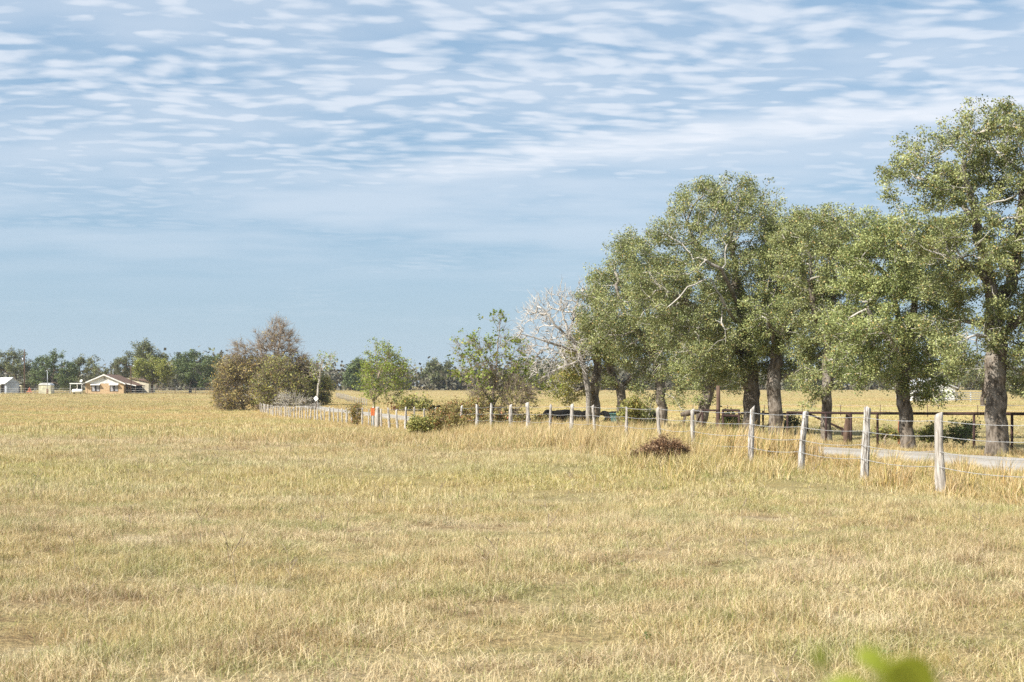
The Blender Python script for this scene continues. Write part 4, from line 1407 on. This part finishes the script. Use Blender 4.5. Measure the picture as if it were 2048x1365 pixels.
def gate_section():
    dA = along(1405, A_PIPE)
    gp = lambda px, h: (lambda d: Vector((A_PIPE - S * d, d, g1(A_PIPE - S * d, d) + h)))(along(px, A_PIPE))
    t = thing('pipe_gate', 'rust-brown pipe gate frame between tall grass and the thickest oak', 'gate', gp(1405, 0))
    pipe_seg(t, "rail", gp(1405, 1.12), gp(1437, 1.12), .04)
    pipe_seg(t, "rail", gp(1446, 1.14), gp(1478, 1.14), .045)
    pipe_seg(t, "rail", gp(1446, .92), gp(1476, .92), .05)
    for px, h, w in ((1405, 1.12, .04), (1437, 1.12, .045), (1446, 1.16, .055), (1478, 1.14, .045)):
        pipe_seg(t, "post", gp(px, -.3), gp(px, h), w)
    pipe_seg(t, "brace", gp(1405, 1.1), gp(1393, .55), .035)
    p = gp(1442, 0)
    mb = MB()
    q = Vector((p.x - .05, p.y + .6, g1(p.x - .05, p.y + .6)))
    mb.tube([(0, 0, -.4), (.01, 0, .7), (.03, 0, 1.4), (.02, 0, 2.15)], [.095, .09, .085, .08], 10)
    o = mb.build("wooden_pole", M['dark_wood'], None, True, q)
    tag(o, 'tall bare grey wooden pole behind the pipe gate posts', 'pole')
    # low rail that steps down to the ground further back
    t2 = thing('low_pipe_rail', 'low dark pipe rail behind the oak trunks, sloping to the ground at its right end', 'railing', G(1526, 63))
    a = lambda px, h, d: G(px, d, h)
    pipe_seg(t2, "rail", a(1482, .92, 64), a(1618, .92, 61), .045)
    pipe_seg(t2, "sloping_rail", a(1618, .92, 61), a(1685, .32, 60), .045)
    for px, h, d in ((1526, 1.05, 63), (1615, 1.05, 61.05), (1685, .34, 60)):
        pipe_seg(t2, "post", a(px, -.3, d), a(px, h, d), .045)


gate_section()
# thick wooden post standing against the pipe fence
q = G(1696, along(1696, A_PIPE) + .35)
me = post_mesh(801, 1.08, .10, 14, 10)
o = link("wooden_post", me, None, M['dark_wood'], q)
tag(o, 'short thick dark wooden post against the pipe fence', 'post')
q = G(1799, 49)
me = post_mesh(802, .85, .05, 10, 8)
o = link("wooden_post", me, None, M['rust_orange'], q)
tag(o, 'thin reddish stub post left of the second oak trunk, beyond the pipe fence', 'post')


# ------------------------------------------------------------------ distant post fences
def far_fence(label, pts, spacing, h, mat, wires=(0.9, 0.5), name='post_and_wire_fence', w=.06, seed=0, wr=.012):
    rr = random.Random(seed)
    o = Vector((pts[0][0], pts[0][1], g1(*pts[0])))
    t = thing(name, label, 'fence', o)
    pos = []
    for (x0, y0), (x1, y1) in zip(pts[:-1], pts[1:]):
        L = math.hypot(x1 - x0, y1 - y0)
        n = max(1, int(L / spacing))
        for k in range(n):
            s = k / n
            pos.append((x0 + (x1 - x0) * s, y0 + (y1 - y0) * s))
    pos.append(pts[-1])
    me = MB().tube([(0, 0, -.3), (0, 0, h * .5), (.01, 0, h)], [w * 1.1, w, w * .9], 6).mesh("post", True)
    me.materials.append(mat)
    for x, y in pos:
        c = link("post", me, t)
        c.location = Vector((x, y, g1(x, y))) - o
        c.rotation_euler = (rr.uniform(-.04, .04), rr.uniform(-.04, .04), rr.uniform(0, 6))
        c.scale = (1, 1, rr.uniform(.9, 1.1))
    for hz in wires:
        mb = MB()
        mb.tube([Vector((x, y, g1(x, y) + hz * h)) - o for x, y in pos], wr, 3)
        mb.build("wire", M['wire'], t)
    return t


far_fence('thin row of small grey posts climbing the slope beyond the road', [(wx(733, 188), 188), (wx(700, 220), 220), (wx(672, 262), 262)], 3.0, 1.0, M['grey_wood'], seed=1)
far_fence('wire fence of thin dark stakes crossing the pasture behind the oak trunks', [(wx(1385, 128), 128), (wx(1760, 120), 120), (wx(2060, 112), 112), (wx(2300, 108), 108)], 3.4, 1.05, M['dark_wood'], w=.035, seed=2)
far_fence('low farmyard fence of pale posts and wire in front of the house and sheds',
          [(wx(-40, 313), 313), (wx(35, 312), 312), (wx(140, 312), 312)], 3.2, 1.25, M['grey_wood'], (1.0, .6, .3), seed=3, wr=.025)
far_fence('wire fence with dark posts right of the house under the yellow-green tree',
          [(wx(262, 314), 314), (wx(350, 315), 315), (wx(432, 318), 318)], 3.6, 1.3, M['dark_wood'], (1.0, .6, .3), seed=4, wr=.025)


# ------------------------------------------------------------------ farmhouse
def farmhouse():
    d = 317.0
    k = d / F                                   # metres per pixel there
    base = G(209, d)
    t = thing('farmhouse', 'tan brick gable-end farmhouse with white gable and brown roof', 'house', base)
    W, EH, AH, DP = 4.35, 2.42, 4.30, 11.0      # half width, eave height, apex height, depth

    def bx(name, mat, parent, *a):
        return MB().box(*a).build(name, mat, parent)
    # brick walls (front wall built round its two window openings)
    wins = [(-2.98, -1.05), (1.18, 3.12)]
    z0, z1 = .62, 2.0
    mb = MB()
    xs_ = [-W, wins[0][0], wins[0][1], wins[1][0], wins[1][1], W]
    for i in range(5):
        if i in (1, 3):
            mb.box(xs_[i], xs_[i + 1], 0, .2, -.3, z0)
            mb.box(xs_[i], xs_[i + 1], 0, .2, z1, EH)
        else:
            mb.box(xs_[i], xs_[i + 1], 0, .2, -.3, EH)
    mb.box(-W, -W + .2, .2, DP, -.3, EH)
    mb.box(W - .2, W, .2, DP, -.3, EH)
    mb.box(-W, W, DP, DP + .2, -.3, EH)
    mb.build("wall", M['brick'], t)
    # white boarded gable
    gb = MB().prism([(-W - .05, EH), (W + .05, EH), (0, AH)], -.02, .14)
    gab = gb.build("gable", M['white_paint'], t)
    for q in range(7):
        zz = EH + .12 + q * .24
        hw = (W + .05) * (1 - (zz - EH) / (AH - EH)) - .12
        if hw > .2:
            MB().box(-hw, hw, -.045, -.021, zz, zz + .20).build("board", M['white_paint'], gab)
    MB().box(-.20, .20, -.08, -.046, EH + 1.0, EH + 1.5).build("vent", M['grey_wood'], gab)
    # roof slabs, fascia
    sl = (AH - EH) / (W + .05)
    roof = thing  # placeholder name, replaced below
    ov = .50
    mb = MB()
    for s in (-1, 1):
        xe = s * (W + ov)
        ze = AH - sl * (W + ov)
        poly = [(0, AH + .02), (0, AH + .20), (xe, ze + .20), (xe, ze + .02)]
        mb.prism(poly, -.55, DP + .6)
    roof = mb.build("roof", M['shingle'], t)
    mb = MB()
    for s in (-1, 1):
        xe = s * (W + ov + .02)
        ze = AH - sl * (W + ov)
        mb.prism([(0, AH - .05), (0, AH + .23), (xe, ze + .23), (xe, ze - .05)], -.62, -.555)
    mb.build("fascia", M['white_paint'], roof)
    # windows with dark frames, curtained panes and white awnings
    for a, b in wins:
        f = MB()
        f.box(a, a + .10, -.03, .10, z0, z1).box(b - .10, b, -.03, .10, z0, z1).box(a + .10, b - .10, -.03, .10, z0, z0 + .07)
        f.box(a + .10, b - .10, -.03, .10, z1 - .07, z1)
        c = (a + b) / 2
        f.box(c - .14, c + .14, -.03, .10, z0 + .07, z1 - .07)
        w = f.build("window", M['dark'], t)
        MB().box(a + .10, c - .14, .05, .07, z0 + .07, z1 - .07).build("pane", M['curtain'], w)
        MB().box(c + .14, b - .10, .05, .07, z0 + .07, z1 - .07).build("pane", M['curtain'], w)
        mb = MB()
        mb.prism([(-.01, z1 + .38), (-.60, z1 + .10), (-.60, z1 + .04), (-.01, z1 + .32)], a - .08, b + .08, 'x')
        mb.build("awning", M['white_paint'], t)
    # porch lean-to on the right side
    mb = MB().prism([(W + .2, EH + .02), (W + .2, EH + .14), (W + 2.6, EH - .42), (W + 2.6, EH - .54)], .6, 8.5)
    pr = mb.build("porch_roof", M['shingle'], t)
    MB().prism([(W + .2, EH - .06), (W + .2, EH + .16), (W + 2.65, EH - .40), (W + 2.65, EH - .60)], .52, .598).build("fascia", M['white_paint'], pr)
    for y_ in (.8, 4.5, 8.2):
        MB().box(W + 2.35, W + 2.47, y_, y_ + .12, -.3, EH - .45).build("porch_post", M['dark_wood'], t)
    rl = MB().box(W + .3, W + 2.4, .70, .76, .82, .92)
    for q in range(6):
        rl.box(W + .35 + q * .40, W + .39 + q * .40, .71, .75, -.1, .82)
    rl.build("porch_railing", M['grey_wood'], t)
    MB().box(W + .01, W + .06, 2.0, 3.0, .0, 2.05).build("door", M['dark'], t)
    MB().box(W + .02, W + 2.6, 5.8, 5.95, -.2, EH - .3).build("porch_shade_sheet", M['dark'], t)  # dark sheet added to stand for the shade under the porch roof
    # cream rear wing whose end wall shows past the main roof
    bx0, bx1, wy = 2.0, 7.0, DP + .5
    pol = [(bx0, -.2), (bx1, -.2), (bx1, 2.78), (2.4, 3.70), (bx0, 3.70)]
    MB().prism(pol, wy, wy + 6.0).build("rear_wing_wall", M['cream_paint'], t)
    MB().prism([(2.4, 3.71), (2.4, 3.88), (bx1 + .3, 2.90), (bx1 + .3, 2.73)], wy - .3, wy + 6.2).build("rear_wing_roof", M['shingle'], t)
    # dish on the left eave
    dm = MB()
    n, rg = 14, 4
    vs, fs = [], []
    for i in range(rg + 1):
        rr_ = .36 * i / rg
        for q in range(n):
            a_ = 2 * math.pi * q / n
            vs.append((rr_ * math.cos(a_), .5 * rr_ * rr_ * 1.4, rr_ * math.sin(a_)))
    for i in range(rg):
        for q in range(n):
            fs.append((i * n + q, i * n + (q + 1) % n, (i + 1) * n + (q + 1) % n, (i + 1) * n + q))
    dm.add([(v[0], -v[1], v[2]) for v in vs], fs)
    ds = thing('satellite_dish', 'small white satellite dish on a pole by the carport roof', 'dish', base + Vector((-W - .62, -.8, 0)))
    o = dm.build("dish", M['white_paint'], ds, True)
    o.location = (0, -.1, 3.0)
    o.rotation_euler = (math.radians(-28), 0, math.radians(-25))
    MB().tube([(0, 0, -.3), (0, 0, 2.9)], .03, 6).build("mast", M['steel'], ds)
    return base


HB = farmhouse()


def carport():
    b = G(153, 318.5)
    t = thing('carport', 'flat white-roofed carport at the left side of the brick house', 'carport', b)
    MB().box(-1.6, 1.25, 0, 5.5, 2.22, 2.45).build("roof", M['white_paint'], t)
    for x_, y_ in ((-1.52, .1), (-1.52, 5.2), (1.1, .1), (1.1, 5.2)):
        MB().box(x_, x_ + .12, y_, y_ + .12, -.3, 2.22).build("post", M['white_paint'], t)
    # propane tank
    p = G(155, 316.2)
    tk = thing('propane_tank', 'white horizontal tank lying under the carport', 'tank', p)
    mb = MB()
    pts = [(-1.25 + .06 * k, 0, .62) for k in (0, 1, 3, 5)] + [(1.25 - .06 * k, 0, .62) for k in (5, 3, 1, 0)]
    mb.tube(pts, [.12, .28, .40, .45, .45, .40, .28, .12], 14)
    mb.build("shell", M['white_paint'], tk, True)
    MB().tube([(-.1, 0, 1.0), (-.1, 0, 1.2)], .16, 10).build("valve_dome", M['white_paint'], tk, True)
    for x_ in (-.75, .75):
        MB().box(x_ - .08, x_ + .08, -.35, .35, -.2, .3).build("saddle", M['dark'], tk)


carport()


def corrugated(mb, x0, x1, y, z0, z1, n, amp=.03):
    for k in range(n):
        a, b = x0 + (x1 - x0) * k / n, x0 + (x1 - x0) * (k + .6) / n
        mb.box(a, b, y - amp, y, z0, z1)
    return mb


def sheds():
    # blue-grey metal barn, corner towards the camera
    b = G(13, 318)
    t = thing('metal_barn', 'blue-grey sheet metal barn with bright roof at the left edge', 'barn', b, math.radians(-50))
    W, L, EH, AH = 1.45, 7.5, 2.6, 3.7
        # local: gable end at x = 0 plane facing +x?  long side runs along -x
    w = MB()
    w.prism([(0, -.3), (2 * W, -.3), (2 * W, EH), (W, AH), (0, EH)], -.08, 0, 'x')
    w.prism([(0, -.3), (2 * W, -.3), (2 * W, EH), (W, AH), (0, EH)], -L, -L + .08, 'x')
    w.box(-L + .08, -.08, 0, .08, -.3, EH - .02).box(-L + .08, -.08, 2 * W - .08, 2 * W, -.3, EH - .02)
    wall = w.build("wall", M['tin'], t)
    for q in range(8):
        y_ = .12 + q * (2 * W - .24) / 7
        MB().box(.001, .035, y_ - .05, y_ + .05, -.2, EH - .05).build("rib", M['tin'], wall)
    MB().box(.0, .06, -.02, 2 * W + .02, EH - .04, EH + .06).build("trim", M['steel'], wall)
    r_ = MB()
    for s in (0, 1):
        y0, y1 = (W, -.45) if s == 0 else (W, 2 * W + .3)
        ze = AH - (AH - EH) / W * abs(y1 - W)
        r_.prism([(y0, AH + .01), (y0, AH + .09), (y1, ze + .09), (y1, ze + .01)], -L - .3, .25, 'x')
    r_.build("roof", M['tin_roof'], t)
    MB().box(-3.2, -1.2, -.06, -.004, -.2, 2.1).build("door", M['dark'], t)
    # lean-to awning on the long side
    MB().prism([(-.04, EH - .35), (-.04, EH - .27), (-1.6, EH - .95), (-1.6, EH - 1.03)], -L, -2.2, 'x').build("lean_to_roof", M['tin_roof'], t)
    for x_ in (-2.4, -4.8, -7.2):
        MB().box(x_, x_ + .1, -1.55, -1.45, -.3, EH - 1.0).build("post", M['grey_wood'], t)
    # cream storage shed
    b = G(89.5, 316)
    s = thing('storage_shed', 'small cream ribbed metal shed below the wide dark green tree', 'shed', b)
    prof = [(-1.38, -.2), (1.38, -.2), (1.38, 1.95), (1.05, 2.32), (.45, 2.5), (-.45, 2.5), (-1.05, 2.36), (-1.38, 2.05)]
    MB().prism(prof, 0, 2.4).build("wall", M['shed_cream'], s)
    for q in range(9):
        x_ = -1.28 + q * .32
        MB().box(x_ - .03, x_ + .03, -.035, -.001, -.1, 2.0 if q in (0, 8) else 2.22).build("rib", M['shed_cream'], s)
    MB().box(.42, .78, -.05, -.036, -.1, 1.2).build("panel", M['rust_orange'], s)
    MB().prism([(p[0] * 1.05, p[1] + .03) for p in prof[2:]], -.12, 2.5).build("roof", M['tin_roof'], s)
    # pale little outbuilding behind the barn
    b = G(37, 330)
    s = thing('outbuilding', 'little pale cream outbuilding peeking out right of the metal barn', 'shed', b)
    MB().box(-.75, .65, 0, 3, -.2, 2.0).build("wall", M['shed_cream'], s)
    MB().prism([(-.9, 1.95), (-.9, 2.1), (.75, 2.55), (.75, 2.4)], -.2, 3.2).build("roof", M['tin_roof'], s)
    MB().box(.1, .5, -.03, -.002, -.1, 1.7).build("door", M['dark'], s)
    # white building right
    b = G(1866, 226)
    s = thing('white_building', 'white metal building with pale roof glimpsed between the right-hand oaks', 'building', b)
    MB().box(-3.5, 3.6, 0, 9, -.3, 2.15).build("wall", M['white_paint'], s)
    MB().prism([(-3.52, 2.15), (3.62, 2.15), (0.0, 3.55)], .0, .15).build("gable", M['white_paint'], s)
    mb = MB()
    for sg in (-1, 1):
        mb.prism([(0, 3.60), (0, 3.74), (sg * 4.0, 2.18), (sg * 4.0, 2.04)], -.35, 9.3)
    mb.build("roof", M['tin_roof'], s)
    MB().box(-3.2, -2.3, -.05, -.002, .1, 1.5).build("door", M['dark'], s)
    for x_ in (-1.2, 1.0):
        wv = MB().box(x_, x_ + .9, -.05, -.002, .7, 1.6).build("window", M['glass'], s)
        MB().box(x_ - .06, x_ + .96, -.07, -.051, 1.6, 1.68).build("lintel", M['white_paint'], wv)
    # rail fence beside it
    o = G(1890, 221)
    f = thing('rail_fence', 'grey horizontal rail fence running past the white building', 'fence', o)
    for hz in (.35, .7, 1.05, 1.4):
        MB().box(-4.5, 8.5, -.03, .03, hz - .05, hz + .05).build("rail", M['steel'], f)
    for q in range(7):
        MB().box(-4.6 + q * 2.15, -4.45 + q * 2.15, .031, .15, -.3, 1.5).build("post", M['white_paint'] if q == 4 else M['grey_wood'], f)


sheds()


# ------------------------------------------------------------------ poles, farmyard clutter, roadside things
def poles():
    p = G(49, 316)
    t = thing('utility_pole', 'tall dark utility pole standing right of the metal barn', 'utility pole', p)
    MB().tube([(0, 0, -1), (0, 0, 5), (0, 0, 9.95)], [.16, .14, .11], 10).build("pole", M['dark_wood'], t, True)
    MB().tube([(-.34, -.05, 7.2), (-.34, -.05, 8.1)], .22, 12).build("transformer", M['steel'], t, True)
    MB().box(-.2, -.05, -.08, -.02, 7.4, 7.9).build("bracket", M['steel'], t)
    MB().tube([(0, 0, 9.9), (0, 0, 10.15)], .05, 8).build("insulator", M['steel'], t, True)
    p = G(95, 314)
    t = thing('yard_light_pole', 'thin grey pole in front of the cream shed', 'pole', p)
    MB().tube([(0, 0, -.5), (0, 0, 5.3)], [.075, .06], 8).build("pole", M['steel'], t, True)
    MB().tube([(0, 0, 5.2), (-.3, -.1, 5.25)], [.05, .08], 8).build("lamp", M['steel'], t, True)
    p = G(262, 312)
    t = thing('light_pole', 'dark pole with a side lamp in front of the yellow-green tree', 'pole', p)
    MB().tube([(0, 0, -.6), (0, 0, 6.4)], [.12, .085], 8).build("pole", M['dark_wood'], t, True)
    MB().tube([(0, 0, 6.25), (.4, 0, 6.4), (.65, 0, 6.4)], .03, 6).build("arm", M['steel'], t, True)
    MB().tube([(.65, 0, 6.46), (.65, 0, 6.30)], [.10, .17], 10).build("lamp", M['white_paint'], t, True)
    p = G(226, 330)
    t = thing('antenna_mast', 'thin pale antenna mast rising above the house roof', 'antenna', p)
    MB().tube([(0, 0, -.3), (0, 0, 5.6)], .05, 6).build("mast", M['steel'], t, True)
    for q in range(3):
        MB().tube([(-.4 + .08 * q, 0, 5.5 - q * .25), (.4 - .08 * q, 0, 5.5 - q * .25)], .02, 5).build("element", M['steel'], t)
    # faded orange implement by the pole
    p = G(59, 313.5)
    t = thing('farm_implement', 'faded orange farm implement parked by the tall utility pole', 'implement', p)
    MB().tube([(-.55, -.1, .55), (.55, -.1, .55)], .09, 8).build("toolbar", M['red_orange'], t)
    MB().tube([(-.3, -.1, .55), (0, 0, 1.45)], .06, 6).tube([(.3, -.1, .55), (0, 0, 1.45)], .06, 6).build("hitch_frame", M['red_orange'], t)
    MB().box(-.22, .22, .05, .4, .7, 1.25).build("hopper", M['red_orange'], t)
    for x_ in (-.5, -.17, .17, .5):
        MB().tube([(x_, -.1, .55), (x_, -.3, .25), (x_, -.15, -.02)], .05, 6).build("tine", M['red_orange'], t)


poles()


def roadside():
    # orange box on two thin posts standing in the fence line
    d = along(745, A_FENCE - .25)
    p = G(745.5, d)
    t = thing('marker_box', 'bright orange marker box on two blue-grey posts in the fence line', 'marker', p)
    for s in (-1, 1):
        MB().box(s * .06 - .024, s * .06 + .024, -.03, .03, -.3, .78).build("post", M['bluegrey'], t)
        MB().box(s * .06 - .054, s * .06 + .054, -.06, .06, .78, 1.20).build("panel", M['orange'], t)
    MB().box(-.13, .13, -.07, .07, 1.202, 1.235).build("cap", M['orange'], t)
    p = G(755, along(755, A_FENCE - .1))
    me = post_mesh(905, 1.28, .13, 14, 12)
    o = link("corner_post", me, None, M['post'], p)
    tag(o, 'stout whitewashed wooden post right beside the orange marker box', 'post')
    # white diamond sign leaning on its post
    p = G(632, 158)
    t = thing('road_sign', 'white diamond-shaped sign board at the bend of the gravel road', 'sign', p)
    MB().box(.02, .09, -.04, .04, -.3, 1.75).build("post", M['dark_wood'], t)
    s_ = .32
    o = MB().prism([(0, -s_), (s_, 0), (0, s_), (-s_, 0)], -.075, -.045).build("plate", M['white_paint'], t)
    o.location = (.02, 0, 1.35)
    o.rotation_euler = (0, math.radians(6), math.radians(-20))
    # rusty stock frame
    p = G(793, 151)
    t = thing('stock_frame', 'rusty steel livestock frame standing in weeds beyond the road', 'farm equipment', p)
    R_ = M['rust_orange']
    for x0, x1 in ((-.92, -.58),):
        MB().tube([(x0 - .12, 0, -.1), (x0, 0, .98)], .035, 6).build("leg", R_, t)
        MB().tube([(x1, 0, .98), (x1 + .02, 0, -.1)], .035, 6).build("leg", R_, t)
        MB().tube([(x0 - .02, 0, .98), (x1 + .02, 0, .98)], .035, 6).build("bar", R_, t)
    for hz in (.25, .5, .85):
        MB().tube([(-.55, .1, hz), (.85, .1, hz)], .03, 6).build("rail", R_, t)
    for q in range(7):
        MB().tube([(-.5 + q * .22, .1, -.1), (-.5 + q * .22, .1, .85 if q < 5 else .98)], .028, 6).build("bar", R_, t)
    MB().prism([(-.4, .1), (.8, .1), (.8, .7), (.55, 1.0), (.4, .75), (-.4, .5)], .25, .32).build("plate", R_, t)
    MB().tube([(.9, 0, -.1), (.85, 0, .9), (.6, 0, 1.0)], .04, 6).build("leg", R_, t)
    # teal trough
    p = G(1236, 92)
    t = thing('trough', 'teal plastic trough between the bent and the forked oak', 'trough', p)
    MB().prism([(-.42, .10), (.42, .10), (.50, .62), (-.50, .62)], -.3, .3).build("tub", M['teal'], t)
    MB().box(-.55, .55, -.36, .36, .621, .68).build("rim", M['teal'], t)
    for s in (-1, 1):
        MB().box(s * .3 - .06, s * .3 + .06, -.28, .28, -.2, .10).build("foot", M['dark'], t)
    # fallen dark log by the leaning oak
    p = G(1380, 66)
    mb = MB()
    mb.tube([(-.42, 0, .85), (-.1, .05, .92), (.2, .02, .98), (.45, 0, 1.03)], [.10, .14, .13, .08], 9)
    mb.tube([(-.2, 0, .9), (-.35, .05, .3), (-.4, .05, -.2)], [.07, .06, .06], 7)
    mb.tube([(.3, 0, 1.0), (.42, .02, .4), (.45, .02, -.2)], [.07, .06, .06], 7)
    o = mb.build("broken_branch", M['dark_bark'], None, True, p)
    tag(o, 'dark broken branch propped low beside the pale leaning oak trunk', 'branch')


roadside()


# ------------------------------------------------------------------ resting cattle
def cow_mesh(seed):
    """cow lying down, head up, nose towards +x: lofted trunk, neck, head, folded legs in one surface"""
    bones = {  # name: (pos, radius)
        'rump': ((-.80, 0, .42), .30), 'hip': ((-.55, 0, .50), .40), 'belly': ((-.10, 0, .46), .44), 'chest': ((.38, 0, .50), .40),
        'sh': ((.62, 0, .58), .32), 'neck': ((.84, 0, .70), .25), 'poll': ((1.0, 0, .82), .18), 'face': ((1.16, 0, .70), .135), 'nose': ((1.30, 0, .57), .095),
        'tail1': ((-1.08, .02, .40), .05), 'tail2': ((-1.15, .1, .12), .04),
        'fk1': ((.72, .26, .20), .12), 'fk2': ((1.02, .30, .09), .07), 'ff1': ((.75, .28, .06), .05),
        'gk1': ((.72, -.26, .20), .12), 'gk2': ((1.00, -.34, .09), .07), 'gf1': ((.72, -.36, .06), .05),
        'hk1': ((-.40, .38, .26), .18), 'hk2': ((-.05, .48, .14), .09), 'hf': ((-.45, .52, .06), .055),
        'ik1': ((-.40, -.38, .26), .18), 'ik2': ((-.05, -.48, .14), .09), 'if': ((-.45, -.52, .06), .055),
        'e1': ((.98, .22, .88), .045), 'e2': ((.98, -.22, .88), .045)}
    names = list(bones)
    ed = [('rump', 'hip'), ('hip', 'belly'), ('belly', 'chest'), ('chest', 'sh'), ('sh', 'neck'), ('neck', 'poll'), ('poll', 'face'), ('face', 'nose'),
          ('rump', 'tail1'), ('tail1', 'tail2'), ('chest', 'fk1'), ('fk1', 'fk2'), ('fk2', 'ff1'), ('chest', 'gk1'), ('gk1', 'gk2'), ('gk2', 'gf1'),
          ('hip', 'hk1'), ('hk1', 'hk2'), ('hk2', 'hf'), ('hip', 'ik1'), ('ik1', 'ik2'), ('ik2', 'if'), ('poll', 'e1'), ('poll', 'e2')]
    me = bpy.data.meshes.new("cow")
    me.from_pydata([bones[n][0] for n in names], [(names.index(a), names.index(b)) for a, b in ed], [])
    ob = bpy.data.objects.new("cow_tmp", me)
    col.objects.link(ob)
    sk = ob.modifiers.new("skin", 'SKIN')
    for i, n in enumerate(names):
        me.skin_vertices[0].data[i].radius = (bones[n][1], bones[n][1])
        me.skin_vertices[0].data[i].use_root = n == 'belly'
    sb = ob.modifiers.new("sub", 'SUBSURF')
    sb.levels = 1
    dg = bpy.context.evaluated_depsgraph_get()
    out = bpy.data.meshes.new_from_object(ob.evaluated_get(dg))
    bpy.data.objects.remove(ob)
    for p in out.polygons:
        p.use_smooth = True
    out.materials.clear()
    out.materials.append(M['cow_black'])
    out.name = "cow_body"
    return out


CM = cow_mesh(1)
BL = MB().prism([(-.05, -.02), (.05, -.02), (.03, .26), (-.03, .26)], -.02, .02, 'x').mesh("blaze")
BL.materials.append(M['cow_white'])
CG = "black cattle resting near the oaks"
for px, d, rz, sc, lab in (
        (866, 149, 10, .72, 'black calf lying in the open beyond the bramble mound'),
        (1121, 92, 200, .95, 'black cow lying left of the bent oak, head turned left'),
        (1157, 95, -55, .85, 'black cow with white face stripe lying just left of the bent oak trunk'),
        (1229, 96, 150, .85, 'black cow lying behind the teal trough'),
        (1288, 90, 25, .95, 'black cow lying in the shade between the forked and straight oak trunks')):
    p = G(px, d)
    t = thing('cow', lab, 'cow', p, math.radians(rz), CG)
    t.scale = (sc, sc, sc)
    link("body", CM, t)
    if 'stripe' in lab:
        b_ = link("blaze", BL, t)
        b_.location = (1.26, 0, .62)
        b_.rotation_euler = (0, math.radians(-38), 0)

# ------------------------------------------------------------------ leafy weed close to the lens, out of focus
def near_weed():
    r = np.random.default_rng(5)
    d = .46
    t = thing('leafy_weed', 'out of focus yellow-green leaves of a weed close to the camera', 'plant', (wx(1790, d), d, g1(.3, d)))
    o = t.location
    top = P(1800, 1375, d)
    mb = MB()
    mb.tube([(0, 0, -.05), (.02, 0, .5), (-.01, .02, 1.0), top - o - Vector((0, 0, .03)), P(1740, 1340, d) - o], [.005, .004, .003, .0015, .0008], 6)
    mb.tube([(-.005, .02, 1.1), P(1680, 1400, d + .05) - o, P(1630, 1325, d + .05) - o], [.002, .0012, .0008], 6)
    mb.tube([(-.005, .02, 1.1), P(1850, 1400, d) - o, P(1885, 1325, d + .1) - o], [.002, .0012, .0008], 6)
    mb.build("stem", M['twig'], t, True)
    for (px, py, L, W, ang, dd, tone) in ((1745, 1318, .034, .020, 150, 0, .35), (1825, 1345, .060, .034, -35, 0, .85), (1640, 1312, .024, .012, 100, .06, .2),
                                          (1888, 1310, .016, .008, 75, .12, 1.0), (1700, 1372, .05, .02, 170, .03, .3), (1790, 1385, .06, .03, -20, -.05, .6)):
        L, W = L * .42, W * .42
        c = P(px, py, d + dd * .35) - o
        a = math.radians(ang)
        t_, n_ = Vector((math.cos(a), .25, math.sin(a))).normalized(), Vector((-math.sin(a) * .9, -.5, math.cos(a) * .9))
        vs, fs = [], []
        for k in range(7):
            s = k / 6
            wd = W * .5 * math.sin(math.pi * min(1, s * .92 + .08)) ** .8
            q = c + t_ * (s - .5) * L + Vector((0, 0, -.15 * L * (s - .5) ** 2 * 4))
            vs += [q - n_ * wd, q + Vector((0, -.12 * W, -.1 * W)), q + n_ * wd]
        for k in range(6):
            for j in range(2):
                fs.append((3 * k + j, 3 * k + j + 1, 3 * k + j + 4, 3 * k + j + 3))
        me = bpy.data.meshes.new("leaf")
        me.from_pydata([tuple(v) for v in vs], [], fs)
        for nm, v in (('v', tone), ('u', 1.0 if tone == 1.0 else .3)):
            at = me.attributes.new(nm, 'FLOAT', 'POINT')
            at.data.foreach_set("value", np.full(len(vs), v, np.float32))
        me.update()
        link("leaf", me, t, M['near_leaf'])


near_weed()


# ------------------------------------------------------------------ thin haze
def haze():
    o = MB().box(-4720, 4720, -62, 6090, -3.0, 20.0).build("haze", bpy.data.materials.new("thin_haze"))
    o["kind"] = "stuff"
    o["label"] = "thin pale haze softening the far trees"
    m = o.data.materials[0]
    m.use_nodes = True
    t = NT(m.node_tree)
    v = t.n('ShaderNodeVolumePrincipled', inp={'Color': (.86, .92, 1.0, 1), 'Density': 0.00013, 'Anisotropy': 0.2})
    t.n('ShaderNodeOutputMaterial', inp={'Volume': v.outputs[0]})


haze()
